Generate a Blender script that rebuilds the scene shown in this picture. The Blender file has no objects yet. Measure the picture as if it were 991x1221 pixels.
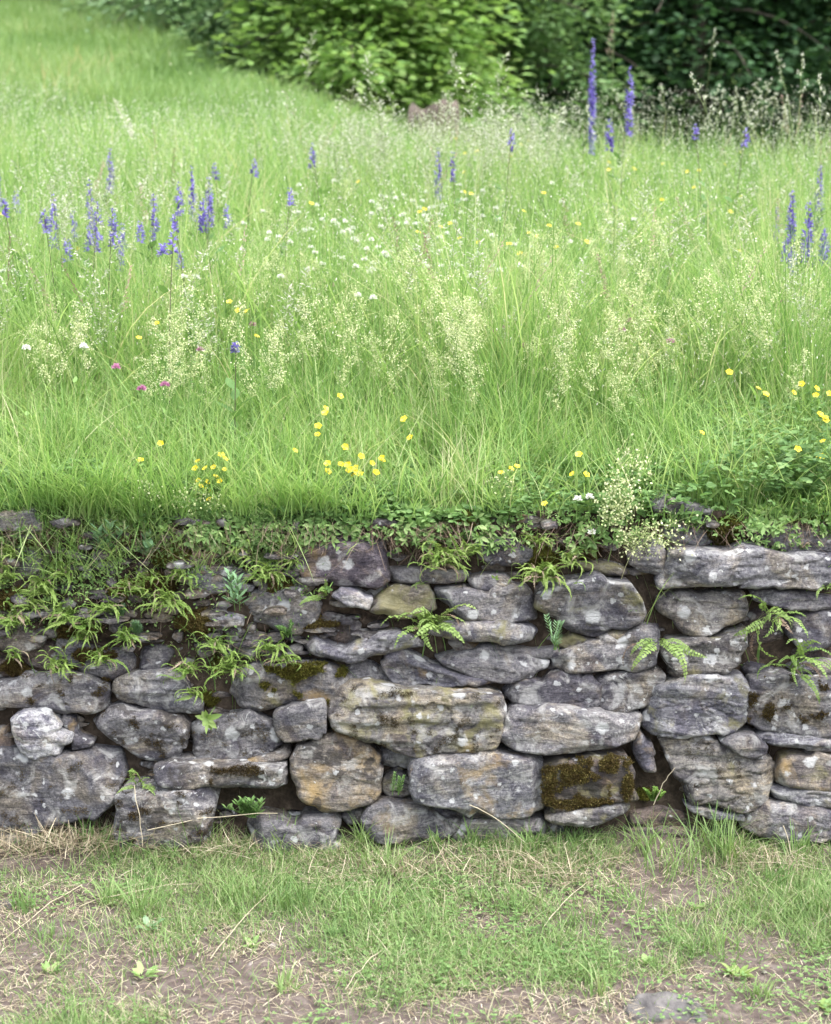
import bpy, math, random
import numpy as np
from mathutils import Vector, Matrix
from mathutils.geometry import delaunay_2d_cdt

rng = np.random.default_rng(7)
random.seed(7)
scene = bpy.context.scene
COL = scene.collection
PI = math.pi

# ------------------------------------------------------------------ camera maths
F = 1974.0; CX, CY = 495.5, 610.5; PITCH = math.radians(8.8); CAMZ = 1.55
def ray(u, v):
    xc = (u-CX)/F; yc = -(v-CY)/F
    y = math.cos(PITCH)+yc*math.sin(PITCH); z = -math.sin(PITCH)+yc*math.cos(PITCH)
    return xc/y, z/y
WY0, BAT = 4.15, 0.10
def wall_pt(u, v, off=0.0):
    dx, dz = ray(u, v)
    t = (WY0+BAT*CAMZ)/(1-BAT*dz)+off
    return (dx*t, t, CAMZ+dz*t)
def wall_y(z): return WY0+BAT*z

# ------------------------------------------------------------------ noise
def _h(ix, iy, iz, s):
    n = (ix*374761393+iy*668265263+iz*2147483647*3+s*1274126177) & 0xffffffff
    n = ((n ^ (n >> 13))*1274126177) & 0xffffffff
    n = ((n ^ (n >> 16))*2246822519) & 0xffffffff
    return ((n ^ (n >> 15)) & 0xffff)/65535.0
def noise(x, y, z=0.0, s=0):
    x = np.asarray(x, float); y = np.asarray(y, float); z = np.zeros_like(x)+z
    ix, iy, iz = [np.floor(a).astype(np.int64) for a in (x, y, z)]
    fx, fy, fz = x-ix, y-iy, z-iz
    fx, fy, fz = [f*f*(3-2*f) for f in (fx, fy, fz)]
    r = 0
    for a in (0, 1):
        for b in (0, 1):
            for c in (0, 1):
                r = r+_h(ix+a, iy+b, iz+c, s)*(fx if a else 1-fx)*(fy if b else 1-fy)*(fz if c else 1-fz)
    return r*2-1
def fbm(x, y, z=0.0, s=0, o=4):
    r = 0; a = 1.0; t = 0
    for k in range(o):
        r = r+a*noise(np.asarray(x)*2**k, np.asarray(y)*2**k, np.asarray(z)*2**k, s+k*17); t += a; a *= .5
    return r/t
def sstep(a, b, x):
    t = np.clip((np.asarray(x, float)-a)/(b-a), 0, 1); return t*t*(3-2*t)

# ------------------------------------------------------------------ terrain
LIPY = 4.27
def bound_x(y): return .15-(y-14.0)*0.27
def H(x, y):
    x = np.asarray(x, float); y = np.asarray(y, float)
    lip = 0.88+.022*noise(x*2.6, 0*x, 0, 2)*sstep(5.0, 4.3, y)+0.17*(y-LIPY)+0.03*noise(x*1.3, y*1.3, 0, 3)*sstep(4.3, 5.5, y)
    h10 = 0.88+0.17*(9.6-LIPY)
    left = h10+(y-9.6)*0.205
    right = h10-(y-9.6)*0.05
    w = sstep(1.3, -1.3, x-bound_x(y)+.5*noise(y*.35, 0*y, 0, 6))
    far = left*w+right*(1-w)
    k = sstep(8.8, 10.4, y)
    up = lip*(1-k)+far*k+0.06*noise(x*.5, y*.5, 0, 5)*sstep(6, 12, y)
    low = 0.012*noise(x*2.2, y*2.2, 0, 9)+0.02*noise(x*.7, y*.7, 0, 11)+0.035*sstep(3.95, 4.2, y)
    s = sstep(LIPY-0.06, LIPY+0.02, y)
    return low*(1-s)+up*s
def place(u, v, h, ymin=4.33, ymax=11.0):
    """base point on the meadow of a plant of height h whose top is seen at (u, v)"""
    dx, dz = ray(u, v)
    g = lambda t: CAMZ+dz*t-float(H(dx*t, t))
    if g(ymin) < h: t = ymin
    elif g(ymax) > h: t = ymax
    else:
        a, b = ymin, ymax
        for _ in range(30):
            m = (a+b)/2
            if g(m) > h: a = m
            else: b = m
        t = a
    return (dx*t, t, float(H(dx*t, t))), max(g(t), 0.05)

# ------------------------------------------------------------------ mesh builders
class G:
    def __init__(s): s.v = []; s.f = []; s.t = []; s.n = 0; s.m = []
    def add(s, v, f, tint=0.5, mat=0):
        v = np.asarray(v, float).reshape(-1, 3)
        s.v.append(v); s.t.append(np.zeros(len(v))+tint)
        if isinstance(f, np.ndarray): f = [f]
        for a in f:
            a = np.asarray(a)
            if a.ndim == 1: a = a[None]
            s.f.append(a+s.n); s.m.append((len(a), mat))
        s.n += len(v); return s
    def build(s, name, mats, parent=None, smooth=False, loc=None):
        me = bpy.data.meshes.new(name)
        V = np.concatenate(s.v)
        if loc is not None: V = V-np.asarray(loc)
        me.vertices.add(len(V)); me.vertices.foreach_set('co', V.astype(np.float32).ravel())
        sizes = np.concatenate([np.full(len(a), a.shape[1]) for a in s.f])
        loops = np.concatenate([a.ravel() for a in s.f]).astype(np.int32)
        me.loops.add(len(loops)); me.loops.foreach_set('vertex_index', loops)
        me.polygons.add(len(sizes))
        me.polygons.foreach_set('loop_start', np.concatenate([[0], np.cumsum(sizes)[:-1]]).astype(np.int32))
        if not isinstance(mats, (list, tuple)): mats = [mats]
        for m in mats: me.materials.append(m)
        if len(mats) > 1:
            me.polygons.foreach_set('material_index', np.concatenate([np.full(n, m) for n, m in s.m]).astype(np.int32))
        me.update(calc_edges=True)
        if smooth: me.polygons.foreach_set('use_smooth', np.ones(len(sizes), bool))
        at = me.attributes.new('tint', 'FLOAT', 'POINT'); at.data.foreach_set('value', np.concatenate(s.t).astype(np.float32))
        o = bpy.data.objects.new(name, me); COL.objects.link(o)
        if loc is not None: o.location = loc
        if parent is not None: o.parent = parent
        return o
def tag(o, label=None, cat=None, group=None, kind=None):
    if label: o['label'] = label
    if cat: o['category'] = cat
    if group: o['group'] = group
    if kind: o['kind'] = kind
    return o
def empty(name, loc=(0, 0, 0)):
    o = bpy.data.objects.new(name, None); o.empty_display_size = .05; COL.objects.link(o); o.location = loc; return o
KIDS = {}
def kid(root, o): KIDS.setdefault(root.name, []).append(o); return o
def copy_tree(o):
    c = o.copy(); COL.objects.link(c)
    for ch in KIDS.get(o.name, []):
        d = ch.copy(); COL.objects.link(d); d.parent = c
    return c

def blades(g, base, h, w, az, lean, bend, segs=4, tint=None, sag=0.0, flat=None):
    base = np.asarray(base, float); n = len(base)
    h, w, az, lean, bend = [np.zeros(n)+a for a in (h, w, az, lean, bend)]
    d = np.stack([np.cos(az), np.sin(az), 0*az], 1)
    fa = az+PI/2+rng.normal(0, .6, n) if flat is None else flat
    sd = np.stack([np.cos(fa), np.sin(fa), 0*az], 1)
    T = np.linspace(0, 1, segs+1); vs = []
    for t in T:
        hor = (lean*t+bend*t*t)*h; ver = h*(t-0.32*np.minimum(bend, 1.4)*t**2.5)
        c = base+d*hor[:, None]; c[:, 2] += ver
        ww = w*(0.75+.5*t-.2*t*t)*(1-t**2.2)*.5+0.0002
        vs += [c-sd*ww[:, None], c+sd*ww[:, None]]
    V = np.stack(vs, 1).reshape(-1, 3)
    k = 2*(segs+1); o = (np.arange(n)*k)[:, None, None]
    q = np.array([[2*i, 2*i+1, 2*i+3, 2*i+2] for i in range(segs)])[None]
    if tint is None: tint = rng.random(n)
    g.add(V, (o+q).reshape(-1, 4), np.repeat(tint, k)); return g

def leaves(g, c, axis, nrm, L, W, tint, fold=0.0):
    """pointed oval leaves: centre-base c, unit axis, unit normal, length, width"""
    n = len(c); c = np.asarray(c, float)
    L = np.zeros(n)+L; W = np.zeros(n)+W
    axis = axis/np.linalg.norm(axis, axis=1)[:, None]
    side = np.cross(axis, nrm); side /= np.maximum(np.linalg.norm(side, axis=1), 1e-6)[:, None]
    up = np.cross(side, axis)
    A = axis*L[:, None]; S = side*W[:, None]*.5; U = up*(W*fold)[:, None]
    V = np.stack([c, c+A*.35+S+U, c+A*.7+S*.8+U, c+A, c+A*.7-S*.8+U, c+A*.35-S+U], 1).reshape(-1, 3)
    o = (np.arange(n)*6)[:, None]
    g.add(V, [o+np.array([0, 1, 2, 3])[None], o+np.array([0, 3, 4, 5])[None]], np.repeat(np.zeros(n)+tint, 6)); return g

def tube(g, pts, r0, r1=None, k=4, tint=.5, mat=0):
    pts = np.asarray(pts, float); n = len(pts); r1 = r0 if r1 is None else r1
    tg = np.gradient(pts, axis=0); tg /= np.linalg.norm(tg, axis=1)[:, None]+1e-9
    ref = np.array([0.13, 1, .1]) if abs(tg[0][1]) < .8 else np.array([1, .1, 0.])
    a = np.cross(tg, ref); a /= np.linalg.norm(a, axis=1)[:, None]; b = np.cross(tg, a)
    R = np.linspace(r0, r1, n) if np.ndim(r0) == 0 else np.asarray(r0)
    ang = np.arange(k)*2*PI/k
    V = (pts[:, None]+R[:, None, None]*(a[:, None]*np.cos(ang)[None, :, None]+b[:, None]*np.sin(ang)[None, :, None])).reshape(-1, 3)
    f = np.array([[i*k+j, i*k+(j+1) % k, (i+1)*k+(j+1) % k, (i+1)*k+j] for i in range(n-1) for j in range(k)])
    g.add(V, f, tint, mat); return g
def unit(v): v = np.asarray(v, float); return v/np.maximum(np.linalg.norm(v, axis=-1, keepdims=True), 1e-9)
def rdir(n, zs=1.0):
    v = rng.normal(size=(n, 3)); v[:, 2] *= zs; return unit(v)

# ------------------------------------------------------------------ materials
def new_mat(name):
    m = bpy.data.materials.new(name); m.use_nodes = True
    nt = m.node_tree; nt.nodes.clear(); return m, nt
def N(nt, t, **k):
    n = nt.nodes.new(t)
    for a, b in k.items():
        if a == 'i':
            for kk, vv in b.items(): n.inputs[kk].default_value = vv
        else: setattr(n, a, b)
    return n
def ramp(nt, stops):
    r = nt.nodes.new('ShaderNodeValToRGB'); e = r.color_ramp.elements
    while len(e) < len(stops): e.new(.5)
    for q, (p, c) in zip(e, stops): q.position = p; q.color = (*c, 1) if len(c) == 3 else c
    return r
def leaf_mat(name, stops, trans=0.45, rough=.55, spec=.3, nscale=3.0, namp=.25, tr_gain=(1.1, 1.1, .8)):
    m, nt = new_mat(name); L = nt.links.new
    out = N(nt, 'ShaderNodeOutputMaterial')
    at = N(nt, 'ShaderNodeAttribute', attribute_name='tint')
    oi = N(nt, 'ShaderNodeObjectInfo')
    geo = N(nt, 'ShaderNodeNewGeometry')
    nz = N(nt, 'ShaderNodeTexNoise', i={'Scale': nscale, 'Detail': 2.0}); L(geo.outputs['Position'], nz.inputs['Vector'])
    ma = N(nt, 'ShaderNodeMath', operation='MULTIPLY_ADD', i={1: namp*2, 2: -namp}); L(nz.outputs['Fac'], ma.inputs[0])
    ad = N(nt, 'ShaderNodeMath', operation='ADD'); L(ma.outputs[0], ad.inputs[0]); L(at.outputs['Fac'], ad.inputs[1])
    rd = N(nt, 'ShaderNodeMath', operation='MULTIPLY_ADD', i={1: .2, 2: -.1}); L(oi.outputs['Random'], rd.inputs[0])
    a2 = N(nt, 'ShaderNodeMath', operation='ADD'); L(ad.outputs[0], a2.inputs[0]); L(rd.outputs[0], a2.inputs[1])
    r = ramp(nt, stops); L(a2.outputs[0], r.inputs['Fac'])
    p = N(nt, 'ShaderNodeBsdfPrincipled', i={'Roughness': rough, 'Specular IOR Level': spec}); L(r.outputs['Color'], p.inputs['Base Color'])
    tr = N(nt, 'ShaderNodeBsdfTranslucent')
    mx = N(nt, 'ShaderNodeMix', data_type='RGBA', blend_type='MULTIPLY', i={0: 1.0}); L(r.outputs['Color'], mx.inputs[6]); mx.inputs[7].default_value = (*tr_gain, 1)
    L(mx.outputs[2], tr.inputs['Color'])
    ms = N(nt, 'ShaderNodeMixShader', i={0: trans}); L(p.outputs[0], ms.inputs[1]); L(tr.outputs[0], ms.inputs[2])
    L(ms.outputs[0], out.inputs[0]); return m
def plain_mat(name, stops, rough=.8, scale=20, bump=.3, dist=.01, det=5, stretch=(1, 1, 1), spec=.3):
    m, nt = new_mat(name); L = nt.links.new
    out = N(nt, 'ShaderNodeOutputMaterial'); geo = N(nt, 'ShaderNodeNewGeometry')
    mp = N(nt, 'ShaderNodeMapping'); mp.inputs['Scale'].default_value = stretch; L(geo.outputs['Position'], mp.inputs['Vector'])
    nz = N(nt, 'ShaderNodeTexNoise', i={'Scale': scale, 'Detail': det, 'Roughness': .65}); L(mp.outputs[0], nz.inputs['Vector'])
    r = ramp(nt, stops); L(nz.outputs['Fac'], r.inputs['Fac'])
    p = N(nt, 'ShaderNodeBsdfPrincipled', i={'Roughness': rough, 'Specular IOR Level': spec}); L(r.outputs['Color'], p.inputs['Base Color'])
    b = N(nt, 'ShaderNodeBump', i={'Strength': bump, 'Distance': dist}); L(nz.outputs['Fac'], b.inputs['Height']); L(b.outputs[0], p.inputs['Normal'])
    L(p.outputs[0], out.inputs[0]); return m

M = {}
M['grass'] = leaf_mat('meadow_grass', [(0, (.10, .20, .06)), (.35, (.205, .36, .105)), (.7, (.34, .49, .18)), (.92, (.47, .55, .28)), (1, (.62, .59, .40))], .5)
M['hill'] = leaf_mat('hill_grass', [(0, (.12, .22, .07)), (.5, (.20, .32, .11)), (.9, (.30, .41, .18)), (1, (.5, .45, .25))], .45, nscale=.8)
M['lawn'] = leaf_mat('short_grass', [(0, (.09, .17, .055)), (.45, (.16, .27, .09)), (.8, (.26, .37, .14)), (1, (.42, .40, .27))], .4)
M['straw'] = leaf_mat('dry_straw', [(0, (.16, .12, .085)), (.5, (.33, .28, .19)), (1, (.56, .50, .38))], .15, nscale=20)
M['root'] = leaf_mat('dead_roots', [(0, (.07, .045, .035)), (.5, (.17, .12, .09)), (1, (.32, .26, .19))], .1, nscale=20)
M['forb'] = leaf_mat('forb_leaf', [(0, (.07, .15, .05)), (.5, (.135, .25, .08)), (1, (.25, .38, .15))], .4)
M['fern'] = leaf_mat('fern_leaf', [(0, (.08, .17, .035)), (.5, (.17, .30, .06)), (1, (.32, .43, .13))], .4)
M['fernlight'] = leaf_mat('light_fern_leaf', [(0, (.12, .21, .05)), (.5, (.21, .32, .09)), (1, (.34, .43, .17))], .4)
M['bank'] = leaf_mat('bank_leaf', [(0, (.12, .22, .07)), (.5, (.22, .36, .12)), (1, (.36, .48, .20))], .4)
M['glauc'] = leaf_mat('glaucous_leaf', [(0, (.10, .20, .10)), (.5, (.19, .33, .18)), (1, (.32, .46, .28))], .35)
M['moss'] = leaf_mat('moss', [(0, (.05, .045, .012)), (.35, (.10, .09, .02)), (.7, (.17, .17, .035)), (1, (.22, .25, .06))], .2, nscale=60, namp=.4)
M['mossb'] = leaf_mat('brown_moss', [(0, (.04, .028, .012)), (.5, (.10, .07, .025)), (1, (.18, .16, .05))], .2, nscale=40, namp=.4)
M['stem'] = leaf_mat('stem', [(0, (.11, .22, .06)), (.6, (.18, .30, .09)), (1, (.30, .34, .16))], .2)
M['darkstem'] = leaf_mat('dark_stem', [(0, (.08, .08, .05)), (1, (.16, .16, .09))], .1)
M['yellow'] = leaf_mat('yellow_petal', [(0, (.74, .52, .02)), (.5, (.86, .68, .04)), (1, (.93, .82, .12))], .3, rough=.3, namp=.2, tr_gain=(1, 1, 1))
M['white'] = leaf_mat('white_petal', [(0, (.72, .74, .66)), (1, (.86, .86, .82))], .3, namp=.1, tr_gain=(1, 1, 1))
M['cream'] = leaf_mat('cream_floret', [(0, (.42, .50, .22)), (.6, (.58, .62, .34)), (1, (.74, .74, .52))], .35, nscale=12, tr_gain=(1, 1, .9))
M['pink'] = leaf_mat('pink_petal', [(0, (.40, .14, .28)), (1, (.66, .36, .52))], .3, nscale=20, tr_gain=(1, 1, 1))
M['violet'] = leaf_mat('violet_petal', [(0, (.15, .11, .37)), (.5, (.25, .20, .55)), (1, (.42, .37, .73))], .4, nscale=30, tr_gain=(1, 1, 1.1))
M['seed'] = leaf_mat('seed_head', [(0, (.34, .39, .24)), (.6, (.56, .57, .46)), (1, (.74, .72, .66))], .3, nscale=8, tr_gain=(1, 1, .9))
M['seedred'] = leaf_mat('reddish_seed_head', [(0, (.30, .20, .16)), (1, (.48, .38, .30))], .25, nscale=8, tr_gain=(1, 1, 1))
M['bark'] = plain_mat('bark', [(.3, (.05, .045, .035)), (.7, (.14, .12, .10))], .9, 14, .6, .02, stretch=(1, 1, .3))
M['oldwood'] = plain_mat('weathered_wood', [(.3, (.05, .038, .032)), (.7, (.15, .12, .105))], .9, 9, .7, .03, stretch=(2, 2, .4))
M['soil'] = plain_mat('lawn_soil', [(.25, (.05, .036, .032)), (.5, (.105, .082, .073)), (.75, (.19, .16, .145))], .95, 32, .9, .012, 9)
M['earth'] = plain_mat('dark_earth', [(.3, (.02, .015, .010)), (.5, (.05, .037, .027)), (.74, (.12, .092, .068))], .95, 38, 1.0, .012, 9)
M['leaf_bright'] = leaf_mat('bright_tree_leaf', [(0, (.11, .21, .06)), (.5, (.24, .39, .12)), (1, (.38, .50, .20))], .45, nscale=1.5, namp=.2)
M['leaf_mid'] = leaf_mat('mid_tree_leaf', [(0, (.07, .15, .06)), (.5, (.14, .25, .10)), (1, (.24, .36, .17))], .4, nscale=1.5, namp=.2)
M['leaf_blue'] = leaf_mat('shrub_leaf', [(0, (.11, .21, .10)), (.5, (.22, .35, .18)), (1, (.34, .47, .28))], .4, nscale=1.5, namp=.2)
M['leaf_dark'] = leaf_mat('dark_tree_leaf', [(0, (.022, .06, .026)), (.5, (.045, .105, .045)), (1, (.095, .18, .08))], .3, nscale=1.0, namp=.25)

# meadow soil under the grass: mossy thatch
M['thatch'] = plain_mat('meadow_thatch', [(.3, (.05, .09, .025)), (.6, (.09, .16, .04)), (.8, (.16, .20, .07))], .95, 12, .6, .02, 6)

def stone_mat():
    m, nt = new_mat('schist'); L = nt.links.new
    out = N(nt, 'ShaderNodeOutputMaterial'); tc = N(nt, 'ShaderNodeTexCoord')
    def A(nm): return N(nt, 'ShaderNodeAttribute', attribute_type='OBJECT', attribute_name=nm)
    seed, tilt = A('seed'), A('tilt')
    loc = N(nt, 'ShaderNodeCombineXYZ')
    for k in range(3): L(seed.outputs['Fac'], loc.inputs[k])
    v0 = N(nt, 'ShaderNodeVectorMath', operation='ADD'); L(tc.outputs['Object'], v0.inputs[0]); L(loc.outputs[0], v0.inputs[1])
    rot = N(nt, 'ShaderNodeVectorRotate', rotation_type='Y_AXIS'); L(v0.outputs[0], rot.inputs['Vector']); L(tilt.outputs['Fac'], rot.inputs['Angle'])
    def noise_(vec, sc, det, rough=.6, dist=0.0):
        n = N(nt, 'ShaderNodeTexNoise', i={'Scale': sc, 'Detail': det, 'Roughness': rough, 'Distortion': dist}); L(vec, n.inputs['Vector']); return n
    mp = N(nt, 'ShaderNodeMapping'); mp.inputs['Scale'].default_value = (1, 1.5, 5.0); L(rot.outputs[0], mp.inputs['Vector'])
    grain = noise_(mp.outputs[0], 24, 10, .76, 1.2)
    blot = noise_(rot.outputs[0], 16, 7, .65)
    fine = noise_(rot.outputs[0], 150, 6, .7)
    r1 = ramp(nt, [(.28, (.065, .065, .075)), (.43, (.155, .152, .168)), (.57, (.25, .247, .255)), (.75, (.43, .425, .41))]); L(grain.outputs['Fac'], r1.inputs['Fac'])
    r2 = ramp(nt, [(.3, (.55, .56, .62)), (.5, (1, 1, 1)), (.72, (1.25, 1.22, 1.18))]); L(blot.outputs['Fac'], r2.inputs['Fac'])
    m1 = N(nt, 'ShaderNodeMix', data_type='RGBA', blend_type='MULTIPLY', i={0: 1.0}); L(r1.outputs[0], m1.inputs[6]); L(r2.outputs[0], m1.inputs[7])
    oi = N(nt, 'ShaderNodeObjectInfo')
    m2 = N(nt, 'ShaderNodeMix', data_type='RGBA', blend_type='MULTIPLY', i={0: 1.0}); L(m1.outputs[2], m2.inputs[6]); L(oi.outputs['Color'], m2.inputs[7])
    r3 = ramp(nt, [(.36, (.55, .55, .56)), (.52, (1, 1, 1)), (.66, (1.45, 1.44, 1.40))]); L(fine.outputs['Fac'], r3.inputs['Fac'])
    m3 = N(nt, 'ShaderNodeMix', data_type='RGBA', blend_type='MULTIPLY', i={0: 1.0}); L(m2.outputs[2], m3.inputs[6]); L(r3.outputs[0], m3.inputs[7])
    prev = m3.outputs[2]
    def macro(prev, off, sc, lo, hi, col, f, mode='MULTIPLY'):
        o = N(nt, 'ShaderNodeVectorMath', operation='ADD'); L(v0.outputs[0], o.inputs[0]); o.inputs[1].default_value = (off, off*.7, off*1.9)
        n = noise_(o.outputs[0], sc, 6, .62, .9); mr = N(nt, 'ShaderNodeMapRange', i={1: lo, 2: hi, 3: 0.0, 4: f}); L(n.outputs['Fac'], mr.inputs[0])
        mx = N(nt, 'ShaderNodeMix', data_type='RGBA', blend_type=mode); L(mr.outputs[0], mx.inputs[0]); L(prev, mx.inputs[6]); mx.inputs[7].default_value = (*col, 1); return mx.outputs[2]
    prev = macro(prev, 4.4, 7, .50, .62, (1.30, 1.15, .86), .75)
    prev = macro(prev, 9.1, 9, .50, .60, (.46, .45, .53), .95)
    prev = macro(prev, 15.3, 14, .54, .64, (.44, .44, .43), .55, 'MIX')
    def layer(prev, attr, vec, sc, det, edge, col, rough=.6, soft=.06, off=7.3, mxf=.85, dist=.5):
        o = N(nt, 'ShaderNodeVectorMath', operation='ADD'); L(vec, o.inputs[0]); o.inputs[1].default_value = (off, off*1.7, off*.6)
        n = noise_(o.outputs[0], sc, det, rough, dist)
        a = A(attr)
        # threshold = edge - attr*0.3
        th = N(nt, 'ShaderNodeMath', operation='MULTIPLY_ADD', i={1: .3, 2: -edge}); L(a.outputs['Fac'], th.inputs[0])
        ad = N(nt, 'ShaderNodeMath', operation='ADD'); L(n.outputs['Fac'], ad.inputs[0]); L(th.outputs[0], ad.inputs[1])
        dv = N(nt, 'ShaderNodeMath', operation='DIVIDE', use_clamp=True, i={1: soft}); L(ad.outputs[0], dv.inputs[0])
        sc_ = N(nt, 'ShaderNodeMath', operation='MULTIPLY', i={1: mxf}); L(dv.outputs[0], sc_.inputs[0])
        mx = N(nt, 'ShaderNodeMix', data_type='RGBA'); L(sc_.outputs[0], mx.inputs[0]); L(prev, mx.inputs[6]); mx.inputs[7].default_value = (*col, 1)
        return mx.outputs[2], dv
    prev, _ = layer(prev, 'ochre', rot.outputs[0], 9, 6, .74, (.36, .25, .105), mxf=.75, soft=.16)
    prev, _ = layer(prev, 'olive', rot.outputs[0], 13, 8, .74, (.24, .225, .10), off=3.1, mxf=.65, soft=.12)
    prev, _ = layer(prev, 'dark', rot.outputs[0], 18, 7, .76, (.05, .045, .045), off=12.1, mxf=.8, soft=.06)
    prev, li = layer(prev, 'lichen', rot.outputs[0], 26, 6, .76, (.56, .57, .56), off=21.7, rough=.68, soft=.06, mxf=.75, dist=1.2)
    prev, _ = layer(prev, 'lichen', rot.outputs[0], 75, 4, .80, (.55, .56, .55), off=31.7, rough=.6, soft=.08, mxf=.7, dist=.8)
    wn = noise_(rot.outputs[0], 70, 4); wv = N(nt, 'ShaderNodeVectorMath', operation='MULTIPLY_ADD'); L(wn.outputs['Color'], wv.inputs[0]); wv.inputs[1].default_value = (.022, .022, .022); L(v0.outputs[0], wv.inputs[2])
    for vs_, gate in ((17, .80), (38, .84)):
        vo = N(nt, 'ShaderNodeTexVoronoi', i={'Scale': float(vs_), 'Randomness': 1.0}); L(wv.outputs[0], vo.inputs['Vector'])
        sp = N(nt, 'ShaderNodeSeparateColor'); L(vo.outputs['Color'], sp.inputs[0])
        gt = N(nt, 'ShaderNodeMath', operation='MULTIPLY_ADD', i={1: .45, 2: -gate}); L(A('lichen').outputs['Fac'], gt.inputs[0])
        g2 = N(nt, 'ShaderNodeMath', operation='ADD'); L(gt.outputs[0], g2.inputs[0]); L(sp.outputs[0], g2.inputs[1])
        g3 = N(nt, 'ShaderNodeMath', operation='GREATER_THAN', i={1: 0.0}); L(g2.outputs[0], g3.inputs[0])
        rd = N(nt, 'ShaderNodeMath', operation='MULTIPLY_ADD', i={1: .26, 2: .14}); L(sp.outputs[1], rd.inputs[0])
        df = N(nt, 'ShaderNodeMath', operation='SUBTRACT'); L(rd.outputs[0], df.inputs[0]); L(vo.outputs['Distance'], df.inputs[1])
        dv = N(nt, 'ShaderNodeMath', operation='DIVIDE', use_clamp=True, i={1: .10}); L(df.outputs[0], dv.inputs[0])
        mm = N(nt, 'ShaderNodeMath', operation='MULTIPLY'); L(dv.outputs[0], mm.inputs[0]); L(g3.outputs[0], mm.inputs[1])
        m8 = N(nt, 'ShaderNodeMath', operation='MULTIPLY', i={1: .8}); L(mm.outputs[0], m8.inputs[0])
        mx = N(nt, 'ShaderNodeMix', data_type='RGBA'); L(m8.outputs[0], mx.inputs[0]); L(prev, mx.inputs[6]); mx.inputs[7].default_value = (.50, .51, .52, 1); prev = mx.outputs[2]
    p = N(nt, 'ShaderNodeBsdfPrincipled', i={'Roughness': .82, 'Specular IOR Level': .3}); L(prev, p.inputs['Base Color'])
    b1 = N(nt, 'ShaderNodeBump', i={'Strength': .75, 'Distance': .012}); L(grain.outputs['Fac'], b1.inputs['Height'])
    b2 = N(nt, 'ShaderNodeBump', i={'Strength': .9, 'Distance': .004}); L(fine.outputs['Fac'], b2.inputs['Height']); L(b1.outputs[0], b2.inputs['Normal'])
    b3 = N(nt, 'ShaderNodeBump', i={'Strength': .4, 'Distance': .002}); L(li.outputs[0], b3.inputs['Height']); L(b2.outputs[0], b3.inputs['Normal'])
    L(b3.outputs[0], p.inputs['Normal']); L(p.outputs[0], out.inputs[0]); return m
M['stone'] = stone_mat()

# ------------------------------------------------------------------ ground: one sheet
def grid_axis(a, b, fine0, fine1, df, grow=1.25):
    c = list(np.arange(fine0, fine1+1e-6, df)); s = df; x = c[-1]
    while x < b: s *= grow; x += s; c.append(x)
    s = df; x = c[0]; pre = []
    while x > a: s *= grow; x -= s; pre.append(x)
    return np.array(pre[::-1]+c)
xs = grid_axis(-400, 400, -2.6, 2.6, .03)
ys = np.concatenate([grid_axis(-300, 2.0, 2.0, 4.15, .03)[:-1], np.arange(4.15, 4.32, .012), np.arange(4.32, 12, .06), grid_axis(12, 600, 12, 40, .5)])
ys = np.unique(np.round(ys, 4))
X, Y = np.meshgrid(xs, ys)
Z = H(X, Y)
Z = np.where(Y > 36, H(X, np.minimum(Y, 36)), Z)+np.clip(Y-38, 0, 60)*.75*(1-.0*X)
lawnm = (Y < 4.2) & (Y > 1.5) & (np.abs(X) < 3)
Z = Z+np.where(lawnm, .010*fbm(X*12, Y*12, 0, 31, 4), 0)
nx = len(xs); ny = len(ys)
idx = np.arange(nx*ny).reshape(ny, nx)
quads = np.stack([idx[:-1, :-1], idx[:-1, 1:], idx[1:, 1:], idx[1:, :-1]], -1)
yc = (ys[:-1]+ys[1:])/2
g = G(); V = np.stack([X, Y, Z], -1).reshape(-1, 3)
g.add(V, quads[yc < LIPY-.06].reshape(-1, 4), .5, 0)
g.f.append(quads[(yc >= LIPY-.06) & (yc < LIPY+.03)].reshape(-1, 4)); g.m.append((len(g.f[-1]), 1))
g.f.append(quads[yc >= LIPY+.03].reshape(-1, 4)); g.m.append((len(g.f[-1]), 2))
tag(g.build('ground', [M['soil'], M['earth'], M['thatch']], smooth=True), kind='structure')

# ------------------------------------------------------------------ the wall
OR = {'A': (0, 580, .3431), 'B': (330, 580, .3431), 'C': (650, 580, .3441), 'D': (0, 780, .3431), 'E': (330, 780, .3431), 'F': (650, 780, .3441)}
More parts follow.
